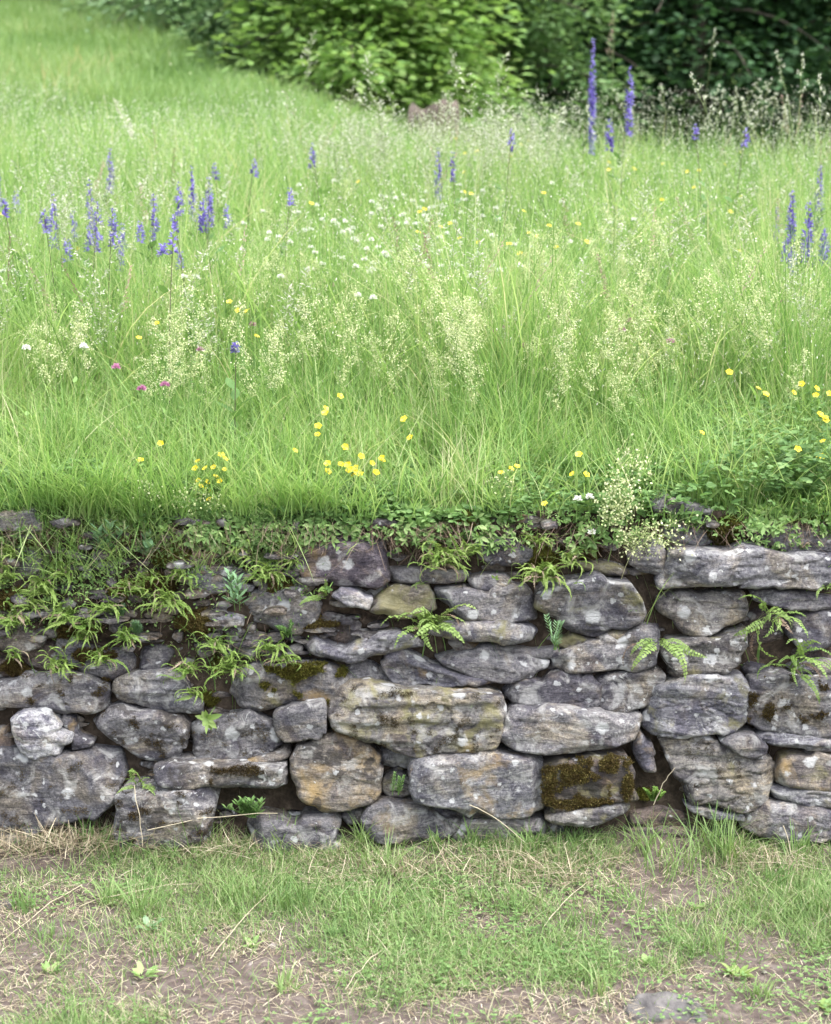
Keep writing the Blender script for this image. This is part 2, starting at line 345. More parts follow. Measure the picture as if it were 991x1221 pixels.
# id: (tile, polygon, depth offset (m, + is recessed), tint, params)
S = {
'D1': ('D', [(-40,110),(30,95),(110,68),(220,66),(310,85),(365,110),(382,150),(376,185),(340,205),(270,215),(180,205),(120,198),(60,190),(-40,185)], -.01, 'n', 'l1d1'),
'D2': ('D', [(376,135),(400,100),(470,80),(560,85),(600,105),(650,150),(695,180),(685,202),(610,208),(540,202),(470,190),(420,180),(395,165)], -.01, 'l', 'l2'),
'D3a': ('D', [(35,235),(70,208),(130,200),(165,212),(180,250),(215,285),(240,308),(235,330),(170,340),(120,355),(75,338),(48,290)], -.03, 'l', 'l4'),
'D3b': ('D', [(180,235),(225,222),(258,238),(268,285),(325,308),(322,335),(245,338),(240,305),(215,280),(185,250)], 0, 'n', 'd1o1'),
'D4': ('D', [(-40,265),(20,262),(42,290),(46,340),(30,365),(-40,372)], .02, 'b', 'o1'),
'D5': ('D', [(298,250),(340,210),(400,188),(500,190),(580,200),(640,222),(655,260),(640,320),(600,370),(540,382),(470,372),(440,350),(400,320),(340,290)], -.02, 'n', 'l1d2'),
'D6': ('D', [(645,290),(670,258),(720,240),(830,233),(930,248),(982,285),(990,325),(930,345),(850,368),(760,388),(690,382),(655,355)], 0, 'n', 'l2d1'),
'D6b': ('D', [(790,400),(870,372),(940,350),(990,332),(1010,345),(1000,365),(920,380),(850,392)], -.015, 'o', 'o1'),
'D7': ('D', [(535,410),(580,385),(680,387),(800,390),(900,390),(983,395),(993,430),(988,472),(930,474),(850,471),(760,470),(640,472),(570,467),(545,440)], -.05, 'n', 'l2d2'),
'D8': ('D', [(-60,350),(60,345),(180,345),(300,345),(390,360),(405,400),(408,470),(390,520),(340,560),(260,595),(170,612),(80,622),(-60,625)], -.02, 'd', 'l1o0'),
'D9': ('D', [(400,560),(395,500),(430,480),(520,475),(640,472),(700,485),(742,510),(738,600),(715,670),(640,692),(560,702),(470,712),(410,690),(385,640)], -.05, 'n', 'l2d1'),
'D11': ('D', [(-40,640),(100,638),(185,650),(150,690),(-40,700)], 0, 'l', 'o0'),
'D13': ('D', [(230,-20),(330,-15),(440,0),(470,25),(440,70),(380,88),(310,80),(250,50)], 0, 'n', 'd1'),
'D14': ('D', [(470,10),(500,-20),(560,-30),(600,0),(580,40),(540,75),(480,60)], .02, 'n', 'l1'),
'D15': ('D', [(60,-30),(140,-35),(225,-20),(235,30),(200,55),(110,45),(50,10)], .03, 'b', 'o1d1'),
'D16': ('D', [(-40,30),(30,15),(70,50),(95,68),(30,88),(-40,95)], .01, 'b', 'v2d1'),
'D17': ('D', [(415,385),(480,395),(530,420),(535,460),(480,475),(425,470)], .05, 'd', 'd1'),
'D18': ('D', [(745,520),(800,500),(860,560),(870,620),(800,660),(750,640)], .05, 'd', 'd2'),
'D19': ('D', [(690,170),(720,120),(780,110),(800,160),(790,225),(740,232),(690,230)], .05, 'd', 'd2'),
'E0': ('E', [(-165,120),(-140,75),(-60,55),(0,62),(60,42),(160,38),(220,60),(248,100),(228,140),(190,172),(150,178),(80,185),(0,208),(-60,210),(-130,190),(-168,155)], -.01, 'n', 'o2v1'),
'E1': ('E', [(-5,220),(50,190),(150,176),(168,200),(165,288),(100,302),(30,310),(0,290)], -.04, 'n', 'l1'),
'E2': ('E', [(238,65),(270,40),(320,42),(380,75),(395,98),(330,100),(260,98)], .02, 'n', 'l0'),
'E3': ('E', [(172,230),(180,180),(200,130),(240,108),(330,110),(430,122),(520,130),(620,138),(720,150),(768,165),(780,200),(762,260),(752,330),(705,362),(600,357),(480,350),(400,342),(300,305),(220,272)], -.045, 'w', 'l1v2o1d1'),
'E4': ('E', [(355,40),(400,0),(440,-12),(480,10),(560,48),(620,70),(700,88),(770,98),(765,120),(690,118),(600,112),(500,108),(470,122),(420,112),(380,80)], -.02, 'l', 'l1o1'),
'E5': ('E', [(550,20),(640,0),(740,-12),(860,8),(940,35),(933,60),(880,88),(790,100),(690,80),(600,48)], -.01, 'n', 'l1'),
'E7': ('E', [(788,140),(830,108),(900,90),(1000,75),(1080,85),(1110,112),(1110,190),(1000,196),(880,190),(815,180)], -.01, 'n', 'l1'),
'E8': ('F', [(180,110),(230,75),(300,65),(380,60),(412,80),(405,115),(370,165),(340,190),(260,215),(200,205),(182,170)], -.02, 'n', 'l2'),
'E9': ('E', [(765,300),(800,240),(850,203),(930,198),(1010,200),(1120,208),(1245,235),(1252,270),(1235,315),(1150,330),(1050,347),(900,352),(830,347)], -.05, 'n', 'l2'),
'E10': ('E', [(50,370),(80,330),(160,300),(210,293),(300,318),(350,360),(358,440),(352,500),(320,525),(250,545),(160,562),(100,542),(72,500),(52,440)], -.03, 'o', 'o2l1d2'),
'E11': ('E', [(350,345),(380,335),(460,352),(475,372),(455,400),(400,405),(360,392)], .01, 'l', 'o1'),
'E12': ('E', [(368,480),(380,440),(420,408),(458,430),(465,480),(430,512),(390,517)], .01, 'w', 'v1'),
'E13': ('E', [(463,410),(478,366),(560,362),(680,368),(800,365),(890,372),(932,410),(942,470),(930,560),(860,577),(760,574),(650,562),(560,542),(490,515),(466,470)], -.04, 'l', 'l2o1'),
'E14': ('E', [(-95,595),(-60,575),(0,580),(80,580),(180,575),(215,600),(205,690),(140,725),(60,730),(-20,715),(-80,680),(-100,620)], -.03, 'n', 'l0'),
'E15': ('E', [(330,530),(380,513),(430,535),(500,560),(580,588),(633,625),(600,652),(520,672),(440,674),(380,660),(330,640),(300,585)], -.02, 'n', 'o1'),
'E15b': ('E', [(235,565),(280,545),(328,552),(300,592),(250,600)], .01, 'n', 'd1'),
'E16': ('E', [(425,522),(520,532),(640,560),(655,576),(560,583),(470,553)], .02, 'd', 'd1'),
'E17': ('E', [(558,582),(610,572),(637,585),(632,614),(590,608)], 0, 'w', 'v1'),
'E18': ('E', [(620,648),(640,592),(700,583),(800,583),(930,578),(950,600),(940,645),(820,655),(750,662),(660,668)], -.01, 'w', 'v1l1'),
'E19': ('E', [(640,690),(760,672),(900,665),(1000,675),(980,700),(750,708)], 0, 'n', 'd1'),
'E20': ('E', [(-330,600),(-230,570),(-110,590),(-110,690),(-200,700)], .05, 'd', 'd2'),
'F1': ('F', [(-5,470),(20,420),(70,380),(150,358),(240,345),(300,352),(327,400),(322,470),(303,508),(200,530),(100,555),(30,560),(-2,530)], -.05, 'b', 'd3v2'),
'F2': ('F', [(10,585),(60,562),(150,548),(240,525),(308,508),(305,550),(220,582),(120,602),(45,608)], -.045, 'w', 'v1l1'),
'F3': ('F', [(313,320),(330,270),(350,285),(382,370),(388,412),(350,408),(320,370)], -.01, 'l', 'o1'),
'F4': ('F', [(343,230),(350,190),(400,120),(500,82),(600,75),(700,80),(718,120),(713,180),(700,235),(640,265),(560,282),(450,294),(390,287),(355,262)], -.035, 'l', 'l2v1'),
'F5': ('F', [(722,92),(800,80),(900,78),(1060,85),(1060,300),(940,292),(860,285),(760,265),(722,240),(716,180)], -.02, 'n', 'l2d1'),
'F7': ('F', [(690,60),(710,30),(760,45),(800,60),(780,88),(720,90)], .02, 'n', 'd1'),
'F8': ('F', [(743,292),(790,280),(880,288),(1060,312),(1060,345),(900,337),(800,327),(755,312)], -.03, 'l', 'l1'),
'F9': ('F', [(618,317),(660,290),(720,290),(770,325),(765,355),(730,370),(670,348)], -.045, 'n', 'l1'),
'F10': ('F', [(395,300),(480,296),(600,300),(640,345),(730,372),(780,350),(807,372),(792,450),(772,520),(720,557),(600,547),(520,530),(500,500),(470,440),(430,380)], -.01, 'w', 'l1d1v1'),
'F11': ('F', [(868,350),(930,345),(990,355),(985,374),(880,370)], 0, 'w', 'v1'),
'F12': ('F', [(802,430),(830,375),(870,366),(1060,378),(1060,480),(900,476),(808,462)], -.02, 'o', 'o2v1'),
'F13': ('F', [(788,470),(900,480),(1060,486),(1060,550),(920,542),(810,512)], -.03, 'l', 'l1v1'),
'F14': ('F', [(695,600),(730,562),(775,522),(830,520),(920,545),(1060,568),(1060,640),(900,662),(860,675),(800,655),(700,622)], -.03, 'n', 'l1o0'),
'F15': ('F', [(495,535),(560,542),(700,565),(705,590),(600,575),(520,556)], -.01, 'l', 'l1'),
'F16': ('F', [(310,555),(380,545),(480,555),(500,600),(400,605),(300,600)], .03, 'b', 'd2'),
'F16b': ('F', [(280,610),(400,610),(520,610),(600,640),(400,665),(290,648)], .02, 'b', 'd2'),
'F17': ('F', [(-15,570),(10,590),(60,612),(70,650),(-20,650)], .02, 'd', 'd1'),
'F18': ('F', [(80,618),(200,605),(270,600),(280,645),(200,660),(80,650)], .04, 'd', 'd2'),
'F19': ('F', [(520,620),(620,600),(700,628),(760,665),(600,680)], .03, 'd', 'd1'),
'C1': ('C', [(410,345),(438,290),(462,240),(520,225),(600,222),(680,226),(800,232),(900,240),(1060,246),(1060,352),(940,366),(860,360),(760,352),(650,350),(560,347),(480,362),(425,372)], -.05, 'l', 'l2'),
'C2': ('C', [(722,175),(740,138),(830,132),(900,142),(1060,150),(1060,236),(900,233),(820,212),(760,202)], -.01, 'n', 'l1d1'),
'C2b': ('C', [(600,110),(700,100),(800,118),(1060,95),(1060,140),(900,140),(820,130),(720,135),(620,140)], .02, 'b', 'd2'),
'C3': ('C', [(420,150),(520,138),(562,160),(592,200),(560,217),(490,208),(425,182)], 0, 'l', 'l1'),
'C4': ('C', [(375,70),(430,38),(480,60),(590,85),(580,106),(480,100),(385,92)], -.01, 'n', 'l1'),
'C5': ('C', [(285,240),(340,200),(410,195),(437,240),(428,300),(400,312),(330,292),(288,272)], -.01, 'l', 'l1d1'),
'C6': ('C', [(105,262),(180,268),(275,280),(305,312),(220,314),(125,292)], -.01, 'o', 'v2'),
'C6b': ('C', [(440,98),(520,102),(590,112),(600,150),(560,155),(440,140)], .01, 'n', 'd1'),
'C7': ('C', [(0,345),(60,325),(180,318),(270,348),(330,400),(352,440),(342,488),(240,500),(170,522),(100,502),(20,465),(-38,430),(-20,380)], -.03, 'd', 'v1l1'),
'C8': ('C', [(183,524),(240,508),(312,508),(295,530),(200,542)], -.01, 'o', 'v2'),
'C9': ('C', [(35,535),(100,518),(152,532),(152,558),(80,572),(42,558)], 0, 'w', 'v2'),
'C10': ('C', [(15,595),(80,572),(160,548),(260,532),(330,495),(402,500),(398,560),(380,625),(300,650),(200,645),(100,655),(25,645)], -.02, 'n', 'l2d1'),
'C10b': ('C', [(40,652),(110,660),(180,655),(175,672),(60,678)], .0, 'b', 'o1'),
'C11': ('C', [(408,405),(440,385),(560,375),(682,380),(702,440),(690,478),(620,492),(560,522),(480,527),(450,490),(418,450)], -.02, 'w', 'o2l2d1'),
'C12': ('C', [(418,590),(440,542),(500,540),(600,530),(690,500),(705,560),(692,612),(640,640),(560,668),(460,676),(422,645)], -.02, 'w', 'l2v1d1'),
'C13': ('C', [(725,372),(800,366),(880,378),(1060,400),(1060,436),(900,440),(820,420),(740,402)], -.01, 'n', 'l1'),
'C14': ('C', [(840,465),(920,442),(1060,438),(1060,540),(900,555),(842,522)], .0, 'd', 'd1'),
'C15': ('C', [(860,572),(940,545),(1060,552),(1060,618),(900,612),(862,602)], .02, 'b', 'd1'),
'C16': ('F', [(850,55),(900,32),(1060,25),(1060,76),(900,74)], .0, 'n', 'l1'),
'C17': ('C', [(708,430),(830,430),(836,540),(720,545),(706,490)], .03, 'b', 'd2'),
'B1': ('B', [(68,250),(75,200),(160,190),(290,180),(370,188),(377,260),(382,330),(340,352),(240,342),(150,342),(75,347),(62,300)], -.02, 'p', 'o1d1'),
'B2': ('B', [(690,120),(760,110),(830,125),(828,170),(760,176),(700,167)], 0, 'b', 'o1'),
'B3': ('B', [(693,190),(740,180),(820,190),(892,225),(902,265),(820,277),(740,277),(700,252)], -.02, 'n', 'l1o1'),
'B4': ('B', [(388,290),(450,285),(500,290),(560,303),(640,300),(677,315),(650,337),(560,340),(470,340),(400,343)], -.01, 'n', 'd1l1'),
'B5': ('B', [(678,330),(730,312),(800,313),(822,340),(780,360),(720,364),(690,352)], -.01, 'n', 'l0'),
'B6': ('B', [(193,390),(230,367),(322,400),(317,432),(260,416)], -.045, 'W', 'l1'),
'B7': ('B', [(323,440),(340,395),(420,360),(510,353),(545,380),(548,430),(500,450),(420,447),(350,452)], -.01, 'o', 'v3l1'),
'B8': ('B', [(558,368),(640,362),(760,370),(860,355),(895,380),(898,430),(892,472),(780,480),(680,467),(610,432),(570,402)], -.02, 'n', 'd1l1'),
'B9': ('B', [(537,520),(580,490),(680,478),(780,480),(870,495),(905,520),(885,550),(800,556),(700,547),(600,542)], -.03, 'l', 'l1v1'),
'B10': ('B', [(600,548),(640,537),(690,555),(694,580),(640,580)], .01, 'b', 'o1'),
'B11': ('B', [(85,560),(130,528),(200,560),(250,568),(320,530),(360,508),(430,508),(500,545),(525,570),(450,576),(380,592),(290,603),(200,613),(130,592)], -.02, 'l', 'v1o1l1'),
'B13': ('B', [(700,560),(760,560),(900,570),(990,560),(1000,590),(950,600),(850,600),(760,590)], .01, 'n', 'o1'),
'B14': ('B', [(-110,410),(-70,372),(0,390),(60,370),(120,383),(152,420),(120,470),(60,492),(0,492),(-90,480)], -.01, 'n', 'l1'),
'B15': ('B', [(385,245),(440,200),(500,230),(520,270),(440,283),(390,280)], .04, 'b', 'd2'),
'B16': ('B', [(160,470),(260,445),(350,470),(330,515),(250,555),(180,545)], .03, 'b', 'd1'),
'A1': ('A', [(-60,110),(40,90),(100,95),(142,130),(148,160),(100,166),(40,152),(-60,148)], -.03, 'n', 'o0'),
'A2': ('A', [(30,260),(50,210),(110,215),(150,240),(140,290),(90,312),(50,332),(35,300)], .0, 'l', 'o1l1'),
'A2b': ('A', [(-60,250),(20,258),(38,330),(0,342),(-60,335)], .01, 'n', ''),
'A3': ('A', [(633,340),(640,297),(700,293),(760,300),(780,328),(840,343),(874,350),(862,370),(790,362),(730,377),(680,362)], -.02, 'l', 'o1'),
'A3b': ('A', [(640,275),(670,252),(730,250),(747,275),(720,293),(660,292)], -.015, 'b', ''),
'A4': ('A', [(726,470),(735,446),(790,455),(843,462),(842,492),(780,494)], -.03, 'W', ''),
'A6': ('A', [(-60,510),(60,498),(135,510),(142,560),(80,582),(-60,578)], -.01, 'o', 'o1'),
'A7': ('A', [(200,520),(270,528),(302,570),(260,602),(200,592)], .01, 'n', 'd1'),
'A11': ('A', [(810,520),(870,523),(905,560),(870,592),(810,572)], .01, 'n', ''),
'A12': ('A', [(255,460),(330,448),(352,500),(290,512)], .02, 'b', 'o1'),
}
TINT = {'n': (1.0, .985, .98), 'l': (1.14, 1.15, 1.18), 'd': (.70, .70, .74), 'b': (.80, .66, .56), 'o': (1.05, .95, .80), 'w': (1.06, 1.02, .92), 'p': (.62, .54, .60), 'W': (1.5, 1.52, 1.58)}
wall = empty('dry_stone_wall', (0, 4.15, 0))
tag(wall, 'low dry stone retaining wall of grey schist blocks holding up the flowering meadow', 'wall')
WL = np.array((0, 4.15, 0.0))

def resample(P, step):
    P = np.asarray(P, float); Q = np.roll(P, -1, 0); R = []
    # one corner-cutting pass, then even spacing
    C = np.stack([P*.95+Q*.05, P*.05+Q*.95], 1).reshape(-1, 2)
    C = np.concatenate([C, C[:1]]); d = np.r_[0, np.cumsum(np.linalg.norm(np.diff(C, axis=0), axis=1))]
    n = max(16, int(d[-1]/step)); s = np.arange(n)*d[-1]/n
    return np.stack([np.interp(s, d, C[:, 0]), np.interp(s, d, C[:, 1])], 1)
def inside(P, poly):
    x, y = P[:, 0], P[:, 1]; c = np.zeros(len(P), bool); j = len(poly)-1
    for i in range(len(poly)):
        xi, yi = poly[i]; xj, yj = poly[j]
        if abs(yj-yi) > 1e-12:
            c ^= ((yi > y) != (yj > y)) & (x < (xj-xi)*(y-yi)/(yj-yi)+xi)
        j = i
    return c
def edge_dist(P, poly):
    a = poly; b = np.roll(poly, -1, 0); best = np.full(len(P), 9.0)
    for p, q in zip(a, b):
        e = q-p; t = np.clip(((P-p)@e)/(e@e+1e-12), 0, 1)
        best = np.minimum(best, np.linalg.norm(P-(p+t[:, None]*e), axis=1))
    return best
def stone_geo(poly, seed, step=.0045, depth=.2, rough=1.0, strat=1.0, tilt=0.0, grow=.0055):
    """poly: outline (x, z) in metres -> verts (x, depth-from-face, z), faces. One closed solid stone."""
    r = np.random.default_rng(seed)
    O = resample(poly, step*1.1)
    cen = O.mean(0)
    ang = O-cen
    nrm = unit(ang)
    wob = .0035*fbm(O[:, 0]*38, O[:, 1]*38, seed*1.3, 2, 3)+.004*noise(O[:, 0]*13, O[:, 1]*13, seed*.7, 4)
    arc = np.r_[0, np.cumsum(np.linalg.norm(np.diff(O, axis=0), axis=1))]; tot = arc[-1]
    nk = max(7, int(tot/r.uniform(.035, .06))); kp = np.sort(r.random(nk)); kv = r.normal(0, min(.0055, .055*min(O.max(0)-O.min(0))), nk)
    wob = wob*.5+np.interp(arc/tot, np.r_[kp[-1]-1, kp, kp[0]+1], np.r_[kv[-1], kv, kv[0]])
    jag = noise(O[:, 0]*26, O[:, 1]*44, seed*2.3, 6); wob = wob+.0022*np.sign(jag)*np.abs(jag)**.4
    O = O+nrm*(wob[:, None]*1.5+grow)
    lo, hi = O.min(0), O.max(0)
    gx, gz = np.meshgrid(np.arange(lo[0], hi[0], step), np.arange(lo[1], hi[1], step))
    gx = gx+np.where(np.arange(gx.shape[0]) % 2, step/2, 0)[:, None]
    Pt = np.stack([gx.ravel(), gz.ravel()], 1)+r.normal(0, step*.12, (gx.size, 2))
    Pt = Pt[inside(Pt, O)]; dd = edge_dist(Pt, O); Pt = Pt[dd > step*.6]; dd = dd[dd > step*.6]
    P = np.concatenate([O, Pt]); d = np.r_[np.zeros(len(O)), dd]; n = len(O)
    vs, es, fs, ov, oe, of = delaunay_2d_cdt([Vector(p) for p in P], [], [list(range(n))], 1, 1e-7)
    if len(vs) != len(P):
        P = np.array([tuple(v) for v in vs]); d = edge_dist(P, O)
    tri = np.array(fs)
    size = hi-lo; half = min(size)*.5
    R = min(.007, half*.35)*r.uniform(.6, 1.2)
    q = np.clip(d/R, 0, 1); prof = R*(1-np.sqrt(np.clip(1-(1-q)**2.3, 0, 1)))
    cw = min(.024, half*.8)*np.clip(.45+.9*noise(P[:, 0]*13, P[:, 1]*17, seed*3.3, 12), 0.05, 1); prof = prof+.8*np.maximum(0, cw-d)
    x, z = P[:, 0]-cen[0], P[:, 1]-cen[1]
    pl = [(.0, r.normal(0, .08), r.normal(-.10, .10))]
    for k in range(8):
        a = r.uniform(0, 2*PI); gsz = r.uniform(.35, 1.7); dist = r.uniform(.6, 1.05)
        ext = (abs(math.cos(a))*size[0]+abs(math.sin(a))*size[1])*.5*dist
        pl.append((-gsz*ext, gsz*math.cos(a), gsz*math.sin(a)))
    f = np.max([c+gx_*x+gz_*z for c, gx_, gz_ in pl], 0)
    f = np.minimum(f, .045)
    ct, st = math.cos(tilt), math.sin(tilt)
    s = z*ct+x*st; l = x*ct-z*st
    w = .012*noise(l*9, s*14, seed*.31, 21)
    sw = s+w
    lay = noise(l*5, sw*95, seed*.9, 23)*.6+noise(l*14, sw*210, seed*.9, 27)*.3
    led = noise(l*2.2, sw*46, seed*2.1, 25)+.25*noise(l*12, sw*60, seed, 26); led = np.sign(led)*np.abs(led)**.45
    amp = sstep(0, .012, d)
    f = f+prof+strat*(.0034*lay+.0036*led)*(.3+.7*amp)+rough*(.0065*fbm(P[:, 0]*24, P[:, 1]*34, seed*.5, 5, 5)*(.4+.6*amp)+.004*noise(P[:, 0]*6, P[:, 1]*6, seed*.5, 8))
    crack = np.abs(fbm(l*4, sw*24, seed*1.7, 29, 3)); f = f+.006*strat*sstep(.04, 0.0, crack)*amp
    fr = np.stack([P[:, 0], f, P[:, 1]], 1)
    V = [fr]; F4 = []; base = len(fr); prev = np.arange(n)
    for k, (dp, sc) in enumerate(((.02, 1.0), (depth*.5, .97), (depth, .86))):
        ring = cen+(O-cen)*sc
        yy = np.maximum(f[:n].max()*0+f[:n]+dp, 0)+.004*noise(ring[:, 0]*40, ring[:, 1]*40, k+seed, 3)
        V.append(np.stack([ring[:, 0], yy, ring[:, 1]], 1)); cur = np.arange(n)+base; base += n
        F4.append(np.stack([prev, np.roll(prev, -1), np.roll(cur, -1), cur], 1)); prev = cur
    V.append(np.array([[cen[0], depth, cen[1]]])); ci = base
    cap = np.stack([prev, np.roll(prev, -1), np.full(n, ci)], 1)
    return np.concatenate(V), [tri[:, ::1], np.concatenate(F4), cap], len(fr), d

LBL = {'D3a': 'round stone with a bright white lichen crust', 'E10': 'ochre stained brown stone', 'F1': 'rounded brown stone coated with moss',
       'B1': 'dark purple slab under the turf', 'E13': 'long pale block with white lichen spots', 'E3': 'large block with olive and yellow staining',
       'C1': 'long pale grey slab under the right turf edge', 'B6': 'small tilted white slab', 'D8': 'very large dark grey boulder', 'F3': 'small upright pointed stone',
       'B7': 'yellowish mossy stone', 'A4': 'small flat pale blue stone'}
SM = {}
for k, (name, (tile, poly, off, tint, par)) in enumerate(S.items()):
    ox, oy, sc = OR[tile]
    pp = [(ox+u*sc, oy+v*sc) for u, v in poly]
    off = off*1.35+random.uniform(-.008, .012)
    W = np.array([wall_pt(u, v, off) for u, v in pp])
    if W[:, 2].min() < -.05: pass
    tilt = random.uniform(-.18, .18)
    strat = 1.3 if tint in 'lw' or name in ('B9', 'B11', 'E4', 'E5', 'C2', 'D2', 'F2') else .7
    if name in ('B1', 'D8', 'E14', 'E13'): strat = .4
    V, FC, nf, d = stone_geo(W[:, [0, 2]], k*3+11, tilt=tilt, strat=strat)
    zc = W[:, 2].mean()
    cenx, cenz = V[:nf, 0].mean(), V[:nf, 2].mean()
    V = V.copy(); V[:, 1] += wall_y(V[:, 2])+off
    g = G(); g.add(V, FC)
    o = g.build('stone', M['stone'], smooth=True, loc=(cenx, wall_y(cenz)+off, cenz))
    o.parent = wall; o.location = Vector(o.location)-Vector(WL)
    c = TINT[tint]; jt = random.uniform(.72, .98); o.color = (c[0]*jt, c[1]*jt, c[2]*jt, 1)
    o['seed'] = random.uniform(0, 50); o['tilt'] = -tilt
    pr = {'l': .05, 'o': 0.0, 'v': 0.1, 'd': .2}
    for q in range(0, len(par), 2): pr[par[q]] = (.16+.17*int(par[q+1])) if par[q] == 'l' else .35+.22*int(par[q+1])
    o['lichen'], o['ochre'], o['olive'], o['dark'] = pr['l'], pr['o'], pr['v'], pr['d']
    if name == 'D3a': o['lichen'] = .62; o['dark'] = 0; o.color = (1.7, 1.72, 1.74, 1)
    if name in LBL: o['label'] = LBL[name]
    SM[name] = (o, V[:nf], d)

# stones beyond the frame, both ends of the wall: one part
def side_stones(x0, x1, seed):
    r = random.Random(seed); g = G(); z = -.02; row = 0
    while z < .80:
        hh = r.uniform(.08, .15); x = x0
        while x < x1:
            ww = r.uniform(.16, .42); xe = min(x+ww, x1)
            if x1-xe < .1: xe = x1
            p = []
            for (fx, fz) in ((0, .2), (.05, .8), (.3, 1), (.7, .98), (.95, .85), (1, .3), (.9, .03), (.5, 0), (.1, .03)):
                p.append((x+.004+(xe-x-.008)*min(1, max(0, fx+r.uniform(-.03, .03))), z+.004+(hh-.008)*min(1, max(0, fz+r.uniform(-.08, .08)))))
            V, FC, nf, d = stone_geo(np.array(p), r.randint(0, 9999), step=.009, tilt=r.uniform(-.1, .1))
            V = V.copy(); V[:, 1] += wall_y(V[:, 2])+r.uniform(-.03, .01); g.add(V, FC); x = xe
        z += hh
    return g
g = side_stones(-3.2, -1.10, 1); g2 = side_stones(1.13, 3.2, 2)
n0 = g.n; g.v += g2.v; g.t += g2.t; g.f += [a+n0 for a in g2.f]; g.m += g2.m; g.n += g2.n
o = g.build('stones', M['stone'], smooth=True, loc=tuple(WL)); o.parent = wall; o.location = (0, 0, 0); o['kind'] = 'stuff'
o['seed'] = 3.0; o['tilt'] = 0.0; o['lichen'] = .3; o['ochre'] = .3; o['olive'] = .4; o['dark'] = .5; o.color = (1, 1, 1, 1)

# earth packed behind and between the stones
def earth_depth(x, z):
    u = CX+x/4.2*F; v = 1010-(z/.90)*400
    dp = .10+.02*noise(x*9, z*9, 0, 41)
    up = sstep(800, 740, v)*sstep(520, 380, u)*(.085)
    up2 = sstep(655, 620, v)*.07
    up3 = np.exp(-(((u-700)/110)**2+((v-640)/45)**2))*.05
    return dp-np.maximum(np.maximum(up, up2), up3)
gx, gz = np.meshgrid(np.arange(-3.2, 3.2, .011), np.arange(-.05, .90, .009))
dep = earth_depth(gx, gz)+.034*fbm(gx*15, gz*22, 0, 44, 4)+.012*fbm(gx*60, gz*60, 0, 45, 2)
ztop = gz+.0
V = np.stack([gx, wall_y(gz)+dep, ztop], -1).reshape(-1, 3)
idx = np.arange(gx.size).reshape(gx.shape)
q = np.stack([idx[:-1, :-1], idx[:-1, 1:], idx[1:, 1:], idx[1:, :-1]], -1).reshape(-1, 4)
g = G(); g.add(V, q)
rowN = gx.shape[1]
Vt = V[-rowN:].copy(); Vb = Vt.copy(); Vb[:, 1] = LIPY+.06; Vb[:, 2] = .885
g.add(np.concatenate([Vt, Vb]), np.stack([np.arange(rowN-1), np.arange(1, rowN), np.arange(1, rowN)+rowN, np.arange(rowN-1)+rowN], 1))
eo = g.build('earth_fill', M['earth'], smooth=True, loc=tuple(WL)); eo.parent = wall; eo.location = (0, 0, 0)

g = G(); r_ = random.Random(5)
for i in range(640):
    lf = i < 210
    u, v = (r_.uniform(-40, 470), r_.uniform(625, 800)) if lf else (r_.uniform(-60, 1050), r_.uniform(615, 1008))
    a, b = (r_.uniform(.010, .036), r_.uniform(.006, .017)) if lf else (r_.uniform(.014, .055), r_.uniform(.005, .013)); x, _, z = wall_pt(u, v, 0)
    pp = np.array([(x+a*math.cos(t+r_.uniform(-.3, .3))*r_.uniform(.8, 1.15), z+b*math.sin(t)*r_.uniform(.75, 1.1)) for t in np.linspace(0, 2*PI, 8)[:-1]])
    V, FC, nf, d = stone_geo(pp, 7000+i, step=.0055, depth=.06, tilt=r_.uniform(-.3, .3), grow=0)
    V = V.copy(); V[:, 1] += wall_y(V[:, 2])+float(earth_depth(x, z))-(r_.uniform(.015, .04) if lf else r_.uniform(.02, .075)); g.add(V, FC)
ro = g.build('rubble', M['stone'], smooth=True, loc=tuple(WL)); ro.parent = wall; ro.location = (0, 0, 0); ro['kind'] = 'stuff'
ro['seed'] = 8.0; ro['tilt'] = 0.0; ro['lichen'] = .15; ro['ochre'] = .5; ro['olive'] = .4; ro['dark'] = .5; ro.color = (.85, .8, .75, 1)

